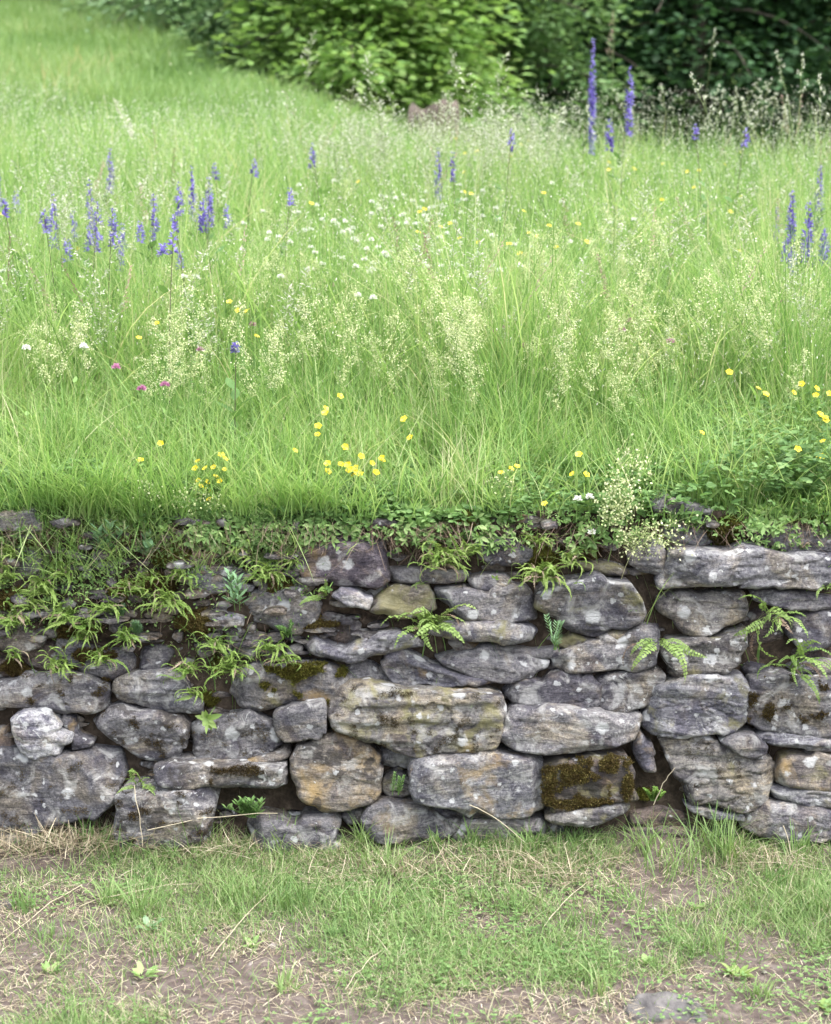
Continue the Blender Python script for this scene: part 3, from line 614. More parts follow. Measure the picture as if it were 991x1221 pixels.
# ------------------------------------------------------------------ moss (sub-part of its stone / part of the wall)
def moss_spikes(g, P, n, size=.006, outd=None, tint0=.5):
    i = rng.integers(0, len(P), n); b = P[i]+rng.normal(0, .0022, (n, 3))
    d = rdir(n)*.8+np.array([0, -.9, .45]) if outd is None else rdir(n)*.6+outd
    d = unit(d); sd = unit(np.cross(d, rdir(n)))
    L = size*rng.uniform(.5, 1.4, n)
    V = np.stack([b-sd*(L*.22)[:, None], b+sd*(L*.22)[:, None], b+d*L[:, None]], 1).reshape(-1, 3)
    o = (np.arange(n)*3)[:, None]; tt = tint0+rng.normal(0, .22, n)
    g.add(V, o+np.array([0, 1, 2])[None], np.repeat(tt, 3)); return g
def moss_on(name, blobs, n, mat='moss', size=.006, thick=.012, tint0=.5):
    """cushion following the stone's own surface, inside px blobs (u, v, ru, rv)"""
    o, V, d = SM[name]
    px = CX+V[:, 0]/V[:, 1]*F; rv = (CAMZ-V[:, 2])/V[:, 1]
    vv = CY+F*np.tan(np.arctan(rv)-PITCH)
    wv = np.zeros(len(V))
    for (u, v, a, b) in blobs: wv = np.maximum(wv, 1-((px-u)/a)**2-((vv-v)/b)**2)
    wv = np.minimum(wv, .6)+.95*fbm(V[:, 0]*38, V[:, 2]*38, 1.3, 51, 4)
    sel = wv > .30
    if sel.sum() < 5: return
    P = V[sel].copy(); P[:, 1] -= thick*np.clip(wv[sel], 0, 1)**.6
    P[:, 2] += .004*np.clip(wv[sel], 0, 1)
    g = G(); Pj = P+rng.normal(0, .0001, P.shape)
    reps = max(1, int(np.ceil(n/len(P))))
    Q = np.concatenate([Pj+np.c_[np.zeros(len(P)), rng.uniform(0, thick*.9, len(P)), np.zeros(len(P))] for _ in range(reps)])
    moss_spikes(g, Q, n, size, tint0=tint0)
    loc = Vector(o.location)+Vector(WL)
    m = g.build('moss', M[mat], smooth=False, loc=tuple(loc)); m.parent = o; m.location = (0, 0, 0)
moss_on('E0', [(350, 797, 42, 14), (365, 790, 30, 10)], 16000, 'moss', tint0=.4)
moss_on('F1', [(655, 945, 14, 28), (680, 925, 45, 14), (740, 912, 26, 14), (700, 960, 60, 8), (757, 935, 8, 25)], 22000, 'mossb', .0055, .008, .5)
moss_on('D16', [(12, 795, 32, 12)], 7000, 'mossb')
moss_on('D13', [(105, 780, 35, 9)], 5000, 'mossb')
moss_on('E3', [(455, 857, 8, 7), (470, 865, 5, 5), (490, 860, 5, 5), (470, 828, 30, 5), (512, 874, 6, 5)], 4500, 'mossb', .004, .004, .15)
moss_on('D5', [(158, 882, 5, 5), (165, 886, 6, 5), (180, 887, 9, 6)], 2500, 'mossb', .004, .005, .15)
moss_on('D7', [(285, 920, 28, 7), (255, 920, 14, 5)], 4000, 'mossb', .004, .004, .1)
moss_on('D9', [(145, 975, 8, 7), (160, 968, 10, 5)], 2500, 'mossb', .005, .006, .2)
moss_on('D8', [(70, 968, 22, 6), (80, 912, 6, 5)], 2500, 'mossb', .004, .003, .2)
moss_on('D1', [(60, 828, 8, 7)], 2000, 'mossb', .004, .006, .3)
moss_on('F5', [(930, 848, 9, 12), (905, 835, 14, 12)], 4500, 'mossb', .005, .006, .3)
moss_on('F10', [(803, 890, 8, 6), (840, 905, 5, 4)], 1500, 'mossb', .004, .004, .1)
moss_on('C2b', [(880, 630, 40, 12), (970, 622, 40, 8)], 9000, 'mossb', .006, .01, .5)
moss_on('B2', [(575, 622, 14, 5)], 1500, 'moss')
moss_on('D6', [(300, 875, 20, 5)], 1500, 'mossb', .004, .004, .2)

# moss growing on the earth of the wall: cushions, each a part of the wall
def moss_cushion(u, v, ru, rv, n, mat='moss', size=.007, bulge=.035, tint0=.5):
    m_ = n//3
    a = rng.uniform(0, 2*PI, m_); rr = np.sqrt(rng.random(m_)); k = 1+.3*noise(np.cos(a)*2+u, np.sin(a)*2, 0, 61)
    P = []
    for aa, r_, kk in zip(a, rr, k):
        uu, v_ = u+math.cos(aa)*r_*ru*kk, v+math.sin(aa)*r_*rv*kk
        p = wall_pt(uu, v_, .0); dp = float(earth_depth(p[0], p[2]))
        P.append((p[0], p[1]+dp-bulge*math.sqrt(max(0, 1-r_*r_))*(1+.4*float(noise(uu*.12, v_*.12, 0, 63))), p[2]))
    g = G(); moss_spikes(g, np.array(P), n, size, tint0=tint0)
    o = g.build('moss_cushion', M[mat], loc=tuple(WL)); o.parent = wall; o.location = (0, 0, 0)
for a in ((866, 640, 26, 22, 14000, 'moss', .007, .07, .35), (205, 662, 30, 14, 9000, 'moss'), (185, 700, 25, 14, 7000, 'mossb'), (20, 715, 26, 16, 6000, 'mossb'),
          (150, 640, 40, 12, 7000, 'mossb'), (235, 740, 26, 16, 7000, 'mossb'), (265, 800, 22, 14, 6000, 'moss'), (245, 840, 20, 12, 5000, 'moss'), (330, 700, 20, 14, 5000, 'mossb'),
          (90, 755, 30, 12, 7000, 'mossb'), (640, 670, 32, 26, 12000, 'moss', .007, .06, .4), (700, 655, 24, 18, 6000, 'mossb', .007, .05), (300, 640, 40, 10, 6000, 'mossb'), (380, 745, 22, 8, 4000, 'mossb'),
          (478, 650, 16, 22, 5000, 'mossb'), (40, 645, 30, 10, 5000, 'mossb'), (150, 705, 22, 12, 5000, 'moss'), (775, 955, 22, 12, 5000, 'moss', .006, .05), (555, 622, 20, 10, 4000, 'moss')):
    moss_cushion(*a)

# ------------------------------------------------------------------ ferns in the joints
def frond(L, W, pairs, curl, mat, tint, stalk=.1, wav=0.0, shape='taper'):
    n = pairs+1; t = np.linspace(0, 1, n); a = -.15+curl*t**1.5+wav*np.sin(t*7)
    st = L/n
    x = np.cumsum(np.sin(a)*st); z = np.cumsum(np.cos(a)*st); y = wav*.3*L*np.sin(t*5)
    P = np.stack([x, y, z], 1); g = G(); tube(g, P[::2] if n > 8 else P, L*.006+.0004, .0003, 3, tint)
    tg = unit(np.gradient(P, axis=0)); nr = unit(np.cross(tg, np.array([0, 1., 0])))
    k = t > stalk
    wprof = (np.sin(np.clip((t-stalk)/(1-stalk), 0, 1)*PI*.93+.15)**.6 if shape == 'oval' else (1.02-t)**.65*np.clip((t-stalk)*8, 0, 1))
    ww = np.maximum(W*.5*wprof, .0008)
    for s in (-1, 1):
        ax = np.array([0, s, 0])*1.0+tg*.35+nr*rng.normal(-.15, .25, (n, 1))
        leaves(g, P[k], ax[k], nr[k]+rng.normal(0, .15, (k.sum(), 3)), ww[k]*rng.uniform(.85, 1.15, k.sum()), (np.maximum(st*.95, ww*.3) if shape == 'taper' else ww*.3)[k], tint+rng.normal(0, .08, k.sum()), .12)
    return g
FR = {}
def frond_set(kind):
    if kind in FR: return FR[kind]
    out = []
    for i in range(7):
        if kind.startswith('curl'): g = frond(random.uniform(.06, .11), .0145, 30, random.uniform(.5, 3.0), 'fern', random.uniform(.5, 1.0), .06, random.uniform(-.55, .55)); mt = M['fern']
        elif kind.startswith('soft'): g = frond(random.uniform(.10, .15), .034, 17, random.uniform(1.2, 2.2), 'fernlight', random.uniform(.3, .6), .15, random.uniform(-.1, .1)); mt = M['fernlight']
        else: g = frond(random.uniform(.12, .17), .028, 22, random.uniform(1.3, 2.4), 'fernlight', random.uniform(.1, .4), .2, random.uniform(-.2, .2)); mt = M['fernlight']
        if kind.endswith('_dry'): mt = M['root']
        o = g.build('frond', mt); COL.objects.unlink(o); out.append(o.data); bpy.data.objects.remove(o)
    FR[kind] = out; return out
def fern(u, v, size, n, kind, label, fan=1.15, group=None, out=.7, hang=0.0, off=-.03):
    p = wall_pt(u, v, off)
    root = empty('fern', p); tag(root, label, 'fern', group or 'ferns growing in the joints of the wall')
    fskew = random.uniform(-.35, .35)
    n = int(n*(2.6 if kind == 'curl' else 1.6)); size = size*(1.06 if kind == 'curl' else 1.1)
    for i in range(n):
        ph = -fan+2*fan*(i+random.uniform(-.8, 1.8))/n+fskew
        z = Vector((math.sin(ph)*random.uniform(.3, 1.0), -out*random.uniform(.1, 1.3), (.25+math.cos(ph))*random.uniform(.2, 1.0)-hang*random.uniform(.3, 3))).normalized()
        dr = Vector((math.sin(ph)*.5+random.uniform(-.9, .9), -.4+random.uniform(-.3, .3), -.75+random.uniform(-.3, .5)))
        x = (dr-z*dr.dot(z)).normalized(); y = z.cross(x)
        me = random.choice(frond_set(kind if i % 9 != 4 else kind+'_dry')); o = bpy.data.objects.new('frond', me); COL.objects.link(o); o.parent = root
        s = size*random.uniform(.4, 1.2)
        o.matrix_local = Matrix(((x[0]*s, y[0]*s, z[0]*s, random.uniform(-.012, .012)), (x[1]*s, y[1]*s, z[1]*s, 0), (x[2]*s, y[2]*s, z[2]*s, random.uniform(-.008, .008)), (0, 0, 0, 1)))
    return root
FERNS = [
(14, 662, .75, 14, 'curl', 'curly yellow green fern at the left photo edge just under the top cap stone'),
(50, 705, 1.0, 22, 'curl', 'large curly fern tuft low at the left, right of the pale bluish stone'),
(22, 742, .95, 20, 'curl', 'curly fern tuft at the left photo edge directly above the flat tan stone'),
(78, 738, .9, 18, 'curl', 'curly fern tuft above the left end of the wall, right of the edge fern'),
(128, 728, .95, 18, 'curl', 'curly fern between the left fern mass and the cushion fern by the feathery sprig'),
(198, 722, .95, 22, 'curl', 'upright curly fern left of the stone with a brown cap'),
(150, 762, .85, 14, 'curl', 'small curly fern below the dark feathery sprig'),
(70, 798, .85, 20, 'curl', 'curly fern spreading over the top of the broad oval stone at left'),
(20, 782, .6, 9, 'curl', 'tiny curly fern beside brown moss at the lower left edge'),
(228, 800, .85, 18, 'curl', 'fern tuft hanging left of the mossy ochre block'),
(275, 800, .95, 24, 'curl', 'broad yellow green fern draped above the mossy ochre block'),
(322, 775, .8, 16, 'curl', 'fern tuft under the blue grey stone, above the moss cushion'),
(318, 690, .95, 24, 'curl', 'dense fern left of the dark purple slab'),
(290, 660, .7, 12, 'curl', 'small fern under the turf above the glaucous plant'),
(345, 668, .6, 10, 'curl', 'small fern touching the left corner of the dark purple slab'),
(525, 672, 1.1, 30, 'curl', 'thick bright fern between the dark purple slab and the small blocks'),
(560, 660, .75, 12, 'curl', 'small fern at the right side of the thick bright fern'),
(512, 752, .95, 20, 'soft', 'spreading soft fern in front of the yellowish mossy stone'),
(645, 690, 1.1, 26, 'curl', 'dark mossy fern at the middle right under the turf'),
(680, 672, .9, 14, 'curl', 'thin fern beside the trailing cream flowers'),
(640, 648, .7, 10, 'curl', 'small fern at the turf edge above the dark mossy fern'),
(785, 765, .95, 7, 'soft', 'pale drooping fern left of the ochre layered block'),
(920, 735, 1.0, 12, 'soft', 'pale feathery fern below the long pale slab'),
(945, 800, .9, 12, 'arch', 'arching narrow frond fern above the big right blocks'),
(985, 705, .5, 5, 'soft', 'tiny fern sprig at the right photo edge'),
(165, 938, .6, 8, 'soft', 'tiny fern in the gap above the lowest square block'),
(385, 712, .55, 8, 'soft', 'small feathery fern in front of the lower edge of the purple slab'),
(500, 700, .35, 4, 'soft', 'tiny fern sprig over the slim slab'),
(100, 760, .7, 12, 'curl', 'small curly fern above the brown mossy stone'),
(180, 690, .6, 10, 'curl', 'tiny curly fern on the moss bank at upper left'),
(38, 725, .9, 16, 'curl', 'curly fern between the left edge fern and the large left tuft'),
(105, 745, .9, 16, 'curl', 'curly fern just above the reddish brown sprig area at left'),
(160, 705, .85, 15, 'curl', 'curly fern right of the grey green hanging plant'),
(75, 685, .8, 14, 'curl', 'curly fern under the dull grass tuft at upper left'),
(10, 690, .8, 12, 'curl', 'curly fern at the left photo edge between two grey stones'),
(120, 790, .8, 12, 'curl', 'small curly fern under the moss right of the flat tan stone'),
(260, 775, .8, 14, 'curl', 'curly fern above the broad fern left of the moss cushion'),
(215, 690, .75, 12, 'curl', 'curly fern touching the stone with the brown cap'),
(232, 828, .7, 9, 'curl', 'fern in the dark gap above the pale leaf rosette'),
(340, 790, .7, 9, 'curl', 'small fern rooted in the moss cushion above the ochre block'),
]
for u, v, s, n, kd, lab in FERNS:
    fern(u, v, s, n, kd, lab, hang=.3 if (u, v) in ((785, 765), (920, 735)) else 0.0, fan=1.5 if kd == 'curl' else 1.2)

# other wall plants
def stalk_pts(base, d, L, bend, n=8):
    d = unit(np.array(d, float)); t = np.linspace(0, 1, n)[:, None]
    return np.array(base)+d*L*t+np.array(bend)*L*t*t
def leafy(name, u, v, stems, L, leafL, leafW, nleaf, mat, label, cat, off=-.02, spread=.5, up=1.0, whorl=2, droop=0.1, tint=.5):
    p = np.array(wall_pt(u, v, off)); root = empty(name, tuple(p)); tag(root, label, cat)
    gs, gl = G(), G()
    for i in range(stems):
        d = (random.gauss(0, spread), -.35+random.gauss(0, .2), up*random.uniform(.7, 1.1))
        pts = stalk_pts((random.gauss(0, .006), 0, 0), d, L*random.uniform(.6, 1.1), (0, -.1, -droop))
        tube(gs, pts, .0011, .0006, 4, .3)
        for k in range(nleaf):
            t = .15+.85*k/nleaf; b = np.array([np.interp(t, np.linspace(0, 1, len(pts)), pts[:, j]) for j in range(3)])
            for w in range(whorl):
                a = k*1.9+w*2*PI/whorl
                ax = np.array([[math.cos(a), math.sin(a)*.8-.15, .55+.6*t]])
                leaves(gl, b[None], ax, np.array([[-ax[0, 0]*.4, -ax[0, 1]*.4-.3, 1.]]), leafL*(1.1-.5*t)*random.uniform(.8, 1.15), leafW*random.uniform(.85, 1.15), tint+random.gauss(0, .12), .1)
    gs.build('stem', M['stem'], root); gl.build('foliage', M[mat], root); return root
leafy('spurge_plant', 283, 728, 2, .145, .035, .011, 9, 'glauc', 'upright blue green leafy plant in front of the wall right of the small capped stone', 'plant', spread=.06, off=-.05, whorl=2)
leafy('wild_plant', 125, 665, 4, .12, .04, .012, 6, 'glauc', 'grey green broad bladed plant hanging at the upper left turf edge', 'plant', spread=.3)
leafy('wild_plant', 178, 665, 3, .07, .032, .014, 5, 'glauc', 'small grey green leafy plant right of the broad bladed one under the turf', 'plant', spread=.3)
leafy('feathery_plant', 163, 758, 5, .055, .018, .0016, 14, 'glauc', 'dark feathery needle leaved sprig among the curly ferns', 'plant', whorl=5, spread=.35)
leafy('feathery_plant', 145, 735, 4, .045, .016, .0016, 10, 'glauc', 'faint feathery sprig above the darker one among the curly ferns', 'plant', whorl=5, spread=.3)
leafy('bedstraw_sprig', 474, 948, 3, .09, .012, .003, 10, 'forb', 'thin whorled green sprig in front of the gap between ochre stone and pale block', 'plant', whorl=5, spread=.12, off=-.05)
leafy('small_herb', 780, 955, 16, .055, .010, .008, 6, 'fern', 'bright small leaved herb cushion right of the brown mossy stone', 'plant', whorl=3, spread=.5, off=-.03)
leafy('wild_plant', 300, 975, 14, .075, .028, .009, 6, 'forb', 'green leafy weeds in the gap at the wall foot left of the ochre stone', 'plant', whorl=2, spread=.7, off=-.04)
leafy('wild_plant', 660, 775, 4, .13, .02, .004, 9, 'glauc', 'thin wiry plant standing in front of the layered slabs at the middle', 'plant', whorl=3, spread=.2, off=-.05)
leafy('wild_plant', 345, 760, 6, .05, .015, .006, 6, 'forb', 'tiny green weed left of the long curved slab', 'plant', whorl=3, spread=.4)
leafy('wild_plant', 985, 640, 4, .05, .02, .008, 5, 'forb', 'small weed at the right photo edge on the top course', 'plant', whorl=2, spread=.4)
leafy('red_stemmed_herb', 957, 655, 6, .04, .006, .003, 6, 'seedred', 'small reddish dried herb on the top course at right', 'plant', whorl=3, spread=.3, off=-.02)
def rosette(u, v, n, L, W, mat, label, off=-.06):
    p = wall_pt(u, v, off); root = empty('rosette_plant', p); tag(root, label, 'plant'); gl = G()
    for i in range(n):
        a = i*2.4+random.uniform(-.4, .4); el = random.uniform(.05, .9)
        ax = np.array([[math.cos(a), -el, math.sin(a)]])
        leaves(gl, np.zeros((1, 3)), ax, np.array([[0, -1., .2]]), L*random.uniform(.55, 1.15), W*random.uniform(.7, 1.2), random.uniform(.3, .8), .15)
    gl.build('foliage', M[mat], root)
    gs = G(); tube(gs, stalk_pts((0, .0, 0), (.1, .6, .1), .07, (0, 0, 0)), .002, .0015, 4); gs.build('stem', M['stem'], root)
rosette(247, 857, 12, .040, .014, 'fernlight', 'pale green leaf rosette in front of the dark gap above the middle left block')
rosette(392, 702, 6, .015, .008, 'forb', 'tiny green seedling rosette on the face of the dark purple slab')
rosette(590, 690, 6, .014, .008, 'fernlight', 'tiny seedling in the joint under the middle small blocks', -.02)

# ------------------------------------------------------------------ meadow grass (stuff)
def field(n, y0, y1, xm, dens=None):
    out = []
    while sum(len(a) for a in out) < n:
        y = rng.uniform(y0, y1, n*2); w = .27*y+xm
        x = rng.uniform(-1, 1, n*2)*(.27*y1+xm); k = (np.abs(x) < w)
        if dens is not None: k &= rng.random(n*2) < dens(x, y)
        out.append(np.stack([x[k], y[k]], 1))
    return np.concatenate(out)[:n]
def with_z(P, dz=-.01): return np.c_[P, H(P[:, 0], P[:, 1])+dz]
def clumpy(P, s, k=6): return sstep(-.5, .6, fbm(P[:, 0]*k, P[:, 1]*k, 0, s, 3))
def hmax(y): return .09+.42*sstep(4.25, 5.5, y)
g = G()
for (n, y0, y1, wd, seg) in ((30000, LIPY-.0, 5.0, .0032, 5), (42000, 5.0, 6.6, .0036, 4), (42000, 6.6, 9.0, .0048, 4), (18000, 9.0, 11.0, .006, 3)):
    P = field(n, y0, y1, .8); B = with_z(P)
    c = fbm(P[:, 0]*2.3, P[:, 1]*2.3, 0, 70, 3)
    nl_ = sstep(5.6, 4.6, P[:, 1]); cl_ = noise(P[:, 0]*7, P[:, 1]*7, 0, 72); h = hmax(P[:, 1])*rng.uniform(.4, 1.15, n)*(1+.35*c)*(1+nl_*np.clip(1.5*cl_, -.65, 1.6)); kp_ = rng.random(n) < 1-nl_*.55*sstep(.2, -.3, cl_); h = np.where(kp_, h, .012)
    blades(g, B, h, wd*rng.uniform(.6, 1.5, n), rng.uniform(0, 2*PI, n), np.abs(rng.normal(.12, .14, n)), np.abs(rng.normal(.22, .28, n)), seg, np.clip(.5+.35*c+rng.normal(0, .27, n), 0, 1))
tag(g.build('meadow_grass', M['grass'], smooth=True), 'tall bright green grass of the meadow above the stone wall', 'grass', kind='stuff')
# arching longer blades, near
g = G(); n = 1500; P = field(n, 4.5, 7.5, .8); az = rng.uniform(0, 2*PI, n); blades(g, with_z(P), hmax(P[:, 1])*rng.uniform(.5, .9, n), .015*rng.uniform(.6, 1.4, n), az, np.abs(rng.normal(.25, .2, n)), np.abs(rng.normal(.5, .3, n)), 6, rng.uniform(0, .6, n))
n = 2600; P = field(n, 4.3, 7.0, .8); B = with_z(P)
blades(g, B, hmax(P[:, 1])*rng.uniform(.8, 1.35, n), .006*rng.uniform(.6, 1.4, n), rng.uniform(0, 2*PI, n), np.abs(rng.normal(.15, .2, n)), np.abs(rng.normal(.7, .35, n)), 7, rng.uniform(.45, .97, n))
tag(g.build('arching_grass', M['grass'], smooth=True), 'longer arching grass blades rising through the meadow', 'grass', kind='stuff')
# seedy haze of tiny spikelets in the meadow
g = G(); n = 34000; P = field(n, 4.7, 10.4, .8, lambda x, y: sstep(-.25, .5, fbm(x*1.4, y*1.4, 0, 81, 3))); B = with_z(P, 0)
B[:, 2] += hmax(P[:, 1])*rng.uniform(.75, 1.4, n)
leaves(g, B, rdir(n)*.5+np.array([0, 0, .8]), rdir(n), rng.uniform(.005, .011, n)*(.6+P[:, 1]*.07), rng.uniform(.002, .0035, n)*(.6+P[:, 1]*.07), rng.random(n))
gs = G(); k = 5200; i = rng.integers(0, n, k); bb = B[i].copy(); hh = bb[:, 2]-H(bb[:, 0], bb[:, 1]); bb[:, 2] -= hh
tag(g.build('grass_spikelets', M['seed']), 'fine pale seed spikelets hovering over the meadow grass', 'grass seed', kind='stuff')
blades(gs, bb, hh*1.02, .0016, 0, .0, .0, 2, rng.random(k))
tag(gs.build('grass_stalks', M['stem']), 'thin upright seed stalks among the meadow grass', 'grass', kind='stuff')
# far hill
g = G(); out = []
n = 90000
y = 10.5+(34-10.5)*rng.random(n*2)**1.15; x = rng.uniform(-11.5, 3, n*2)
k = (x < bound_x(y)+.4+rng.normal(0, .5, n*2)) & (x > -.27*y-1.5); P = np.stack([x[k], y[k]], 1)[:n]; n = len(P); B = with_z(P, -.02)
c = fbm(P[:, 0]*.9, P[:, 1]*.9, 0, 90, 3)
blades(g, B, rng.uniform(.14, .36, n)*(1+.4*c), .006+.0006*P[:, 1]*rng.uniform(.6, 1.4, n), rng.uniform(0, 2*PI, n), np.abs(rng.normal(.15, .2, n)), np.abs(rng.normal(.3, .3, n)), 3, np.clip(.5+.4*c+rng.normal(0, .16, n), 0, .97))
tag(g.build('hill_grass', M['hill'], smooth=True), 'shorter soft green grass on the hillside rising at upper left', 'grass', kind='stuff')
g = G(); n = 1200; y = rng.uniform(11, 25, n); x = rng.uniform(-.27*25-1, 0, n); k = (x < bound_x(y)+.9) & (rng.random(n) < sstep(-.2, .6, noise(x*.8, y*.8, 0, 95))); P = np.stack([x[k], y[k]], 1); B = with_z(P, .25); n = len(B)
leaves(g, B, rdir(n, .3), np.tile([0, -.4, 1.], (n, 1))+rdir(n)*.3, .022, .018, rng.random(n))
tag(g.build('hill_flowers', M['cream']), 'sprinkling of tiny pale yellow flowers across the far hillside grass', 'flowers', kind='stuff')

# leafy cover along the lip
g = G(); n = 26000
x = rng.uniform(-2.2, 2.2, n); edge = .5+.5*noise(x*2.2, 0*x, 0, 101)
rightw = .4+.6*sstep(-.3, .3, x)
y = LIPY-.065+rng.exponential(.13, n)*(1+1.3*rightw); hz = rng.random(n)**.7*(.03+.15*edge*rightw+.09*edge**2+.08*sstep(.6, 1.0, x))
P = np.stack([x, y], 1); B = np.c_[P, np.maximum(H(x, y), .85)+hz-.025*noise(x*7, 0*x, 0, 109)-.02-.035*sstep(LIPY, LIPY-.07, y)*rng.random(n)]
B = B[y < 5.3]; n = len(B); nm = rdir(n)*.55+np.array([0, -.35, 1.])
az = rng.uniform(0, 2*PI, n)
szm = np.where(noise(B[:, 0]*6, B[:, 1]*6, B[:, 2]*6, 105) > .12, 1.7, 1.0)*np.where(noise(B[:, 0]*8, B[:, 1]*8, 4, 106) > .2, .55, 1.0)
keep = rng.random(n) < np.where(szm > 1.2, .5, 1)*(.35+.65*sstep(-.4, .2, noise(B[:, 0]*9, B[:, 1]*9, B[:, 2]*9, 104))); szm = np.where(keep, szm, .001)
for k3 in (-.8, 0, .8):
    leaves(g, B, np.stack([np.cos(az+k3), np.sin(az+k3), rng.normal(.05, .25, n)], 1), nm, szm*rng.uniform(.010, .022, n), szm*rng.uniform(.006, .011, n), np.clip(rng.normal(.55, .25, n)+.2*noise(x[y < 5.3]*5, y[y < 5.3]*5, 0, 103), 0, 1), .1)
tag(g.build('leafy_ground_cover', M['forb']), 'small dark green clover and vetch leaves along the turf edge on the wall', 'ground cover', kind='stuff')
g = G(); n = 8000; P = field(n, LIPY-.03, 5.3, .4, lambda x, y: .15+.85*sstep(-.1, .4, noise(x*5, y*5, 0, 118))); n = len(P)
blades(g, with_z(P), rng.uniform(.10, .34, n), .003*rng.uniform(.6, 1.4, n), rng.uniform(0, 2*PI, n), np.abs(rng.normal(.15, .15, n)), np.abs(rng.normal(.4, .4, n)), 6, rng.uniform(.3, 1, n))
n = 1700; P = field(n, LIPY-.03, 5.6, .4); i = 0
az = rng.uniform(0, 2*PI, n); blades(g, with_z(P), rng.uniform(.07, .2, n), .011*rng.uniform(.6, 1.4, n), az, np.abs(rng.normal(.3, .2, n)), np.abs(rng.normal(.6, .4, n)), 6, rng.uniform(.2, .9, n))
tag(g.build('mixed_grass', M['grass'], smooth=True), 'longer grass and broad leaves pushing through the low leafy cover', 'grass', kind='stuff')
# turf fringe hanging over the wall top
g = G(); n = 8500; x = rng.uniform(-2.2, 2.2, n); x = x[rng.random(n) < .5*sstep(-.15, .6, noise(x*4, 0*x, 0, 107))+.05]; n = len(x); B = np.stack([x, LIPY-.06+rng.uniform(0, .08, n), .868+rng.normal(0, .012, n)+.012*noise(x*5, 0*x, 0, 108)], 1)
az = -PI/2+rng.normal(0, .9, n); left = sstep(-.1, -.5, x)
blades(g, B, rng.uniform(.02, .08, n)*(1+.8*left)*(.6+1.6*sstep(-.1, .6, noise(x*3.3, 0*x, 0, 119))), .003*rng.uniform(.6, 1.3, n), az, rng.uniform(.1, .6, n), rng.uniform(.2, .9, n), 5, rng.uniform(.2, .85, n))
n = 700; x = rng.uniform(-2.2, 2.2, n); B = np.stack([x, LIPY-.03+rng.uniform(0, .12, n), .885+0*x], 1)
blades(g, B, rng.uniform(.12, .30, n), .0034*rng.uniform(.6, 1.3, n), rng.uniform(0, 2*PI, n), rng.uniform(.0, .5, n), rng.uniform(.2, 1.1, n), 8, rng.uniform(.4, 1, n))
n = 1400; x = rng.uniform(-1.15, 1.1, n); x = x[rng.random(n) < sstep(.15, .7, noise(x*7, 0*x, 0, 191))*np.where(x < 0, 1, .35)]; n = len(x); B = np.stack([x, LIPY-.075+rng.uniform(0, .04, n), .882+rng.normal(0, .01, n)], 1)
blades(g, B, -rng.gamma(2, .022, n), .003*rng.uniform(.5, 1.3, n), rng.uniform(0, 2*PI, n), rng.normal(.3, .9, n), rng.normal(0, .8, n), 7, rng.uniform(.3, 1, n))
g2 = G(); n = 9000; x = rng.uniform(-1.15, 1.15, n); cl = sstep(-.15, .45, noise(x*4.5, 0*x, 0, 195)); cl2 = cl**2*np.where(x < -.25, .75, .22)*(.3+.7*sstep(-.2, .2, noise(x*13, 0*x, 0, 196))); x = x[rng.random(n) < cl2+.015]; n = len(x)
dp = rng.random(n)**1.3*(.03+.11*sstep(-.25, .6, noise(x*4.5, 0*x, 0, 195))); z = .905-dp; B = np.stack([x, wall_y(z)+.02-.05*np.sin(np.clip(dp/.12, 0, 1)*PI)-rng.random(n)*.02, z], 1)
szl = np.where(noise(x*11, z*11, 0, 197) > .1, 1.6, 1.0); a0 = rng.uniform(0, 2*PI, n)
for k3 in (-.9, 0, .9):
    leaves(g2, B, np.stack([np.cos(a0+k3), -.5+0*a0, np.sin(a0+k3)], 1), rdir(n)*.5+np.array([0, -.7, .7]), szl*rng.uniform(.008, .018, n), szl*rng.uniform(.004, .008, n), np.clip(rng.normal(.45, .3, n), 0, 1), .1)
tag(g2.build('trailing_leaves', M['bank']), 'small trailing leaves spilling in clumps over the top edge of the wall', 'ground cover', kind='stuff')
tag(g.build('turf_fringe', M['grass'], smooth=True), 'grass fringe spilling over the top edge of the wall', 'grass', kind='stuff')
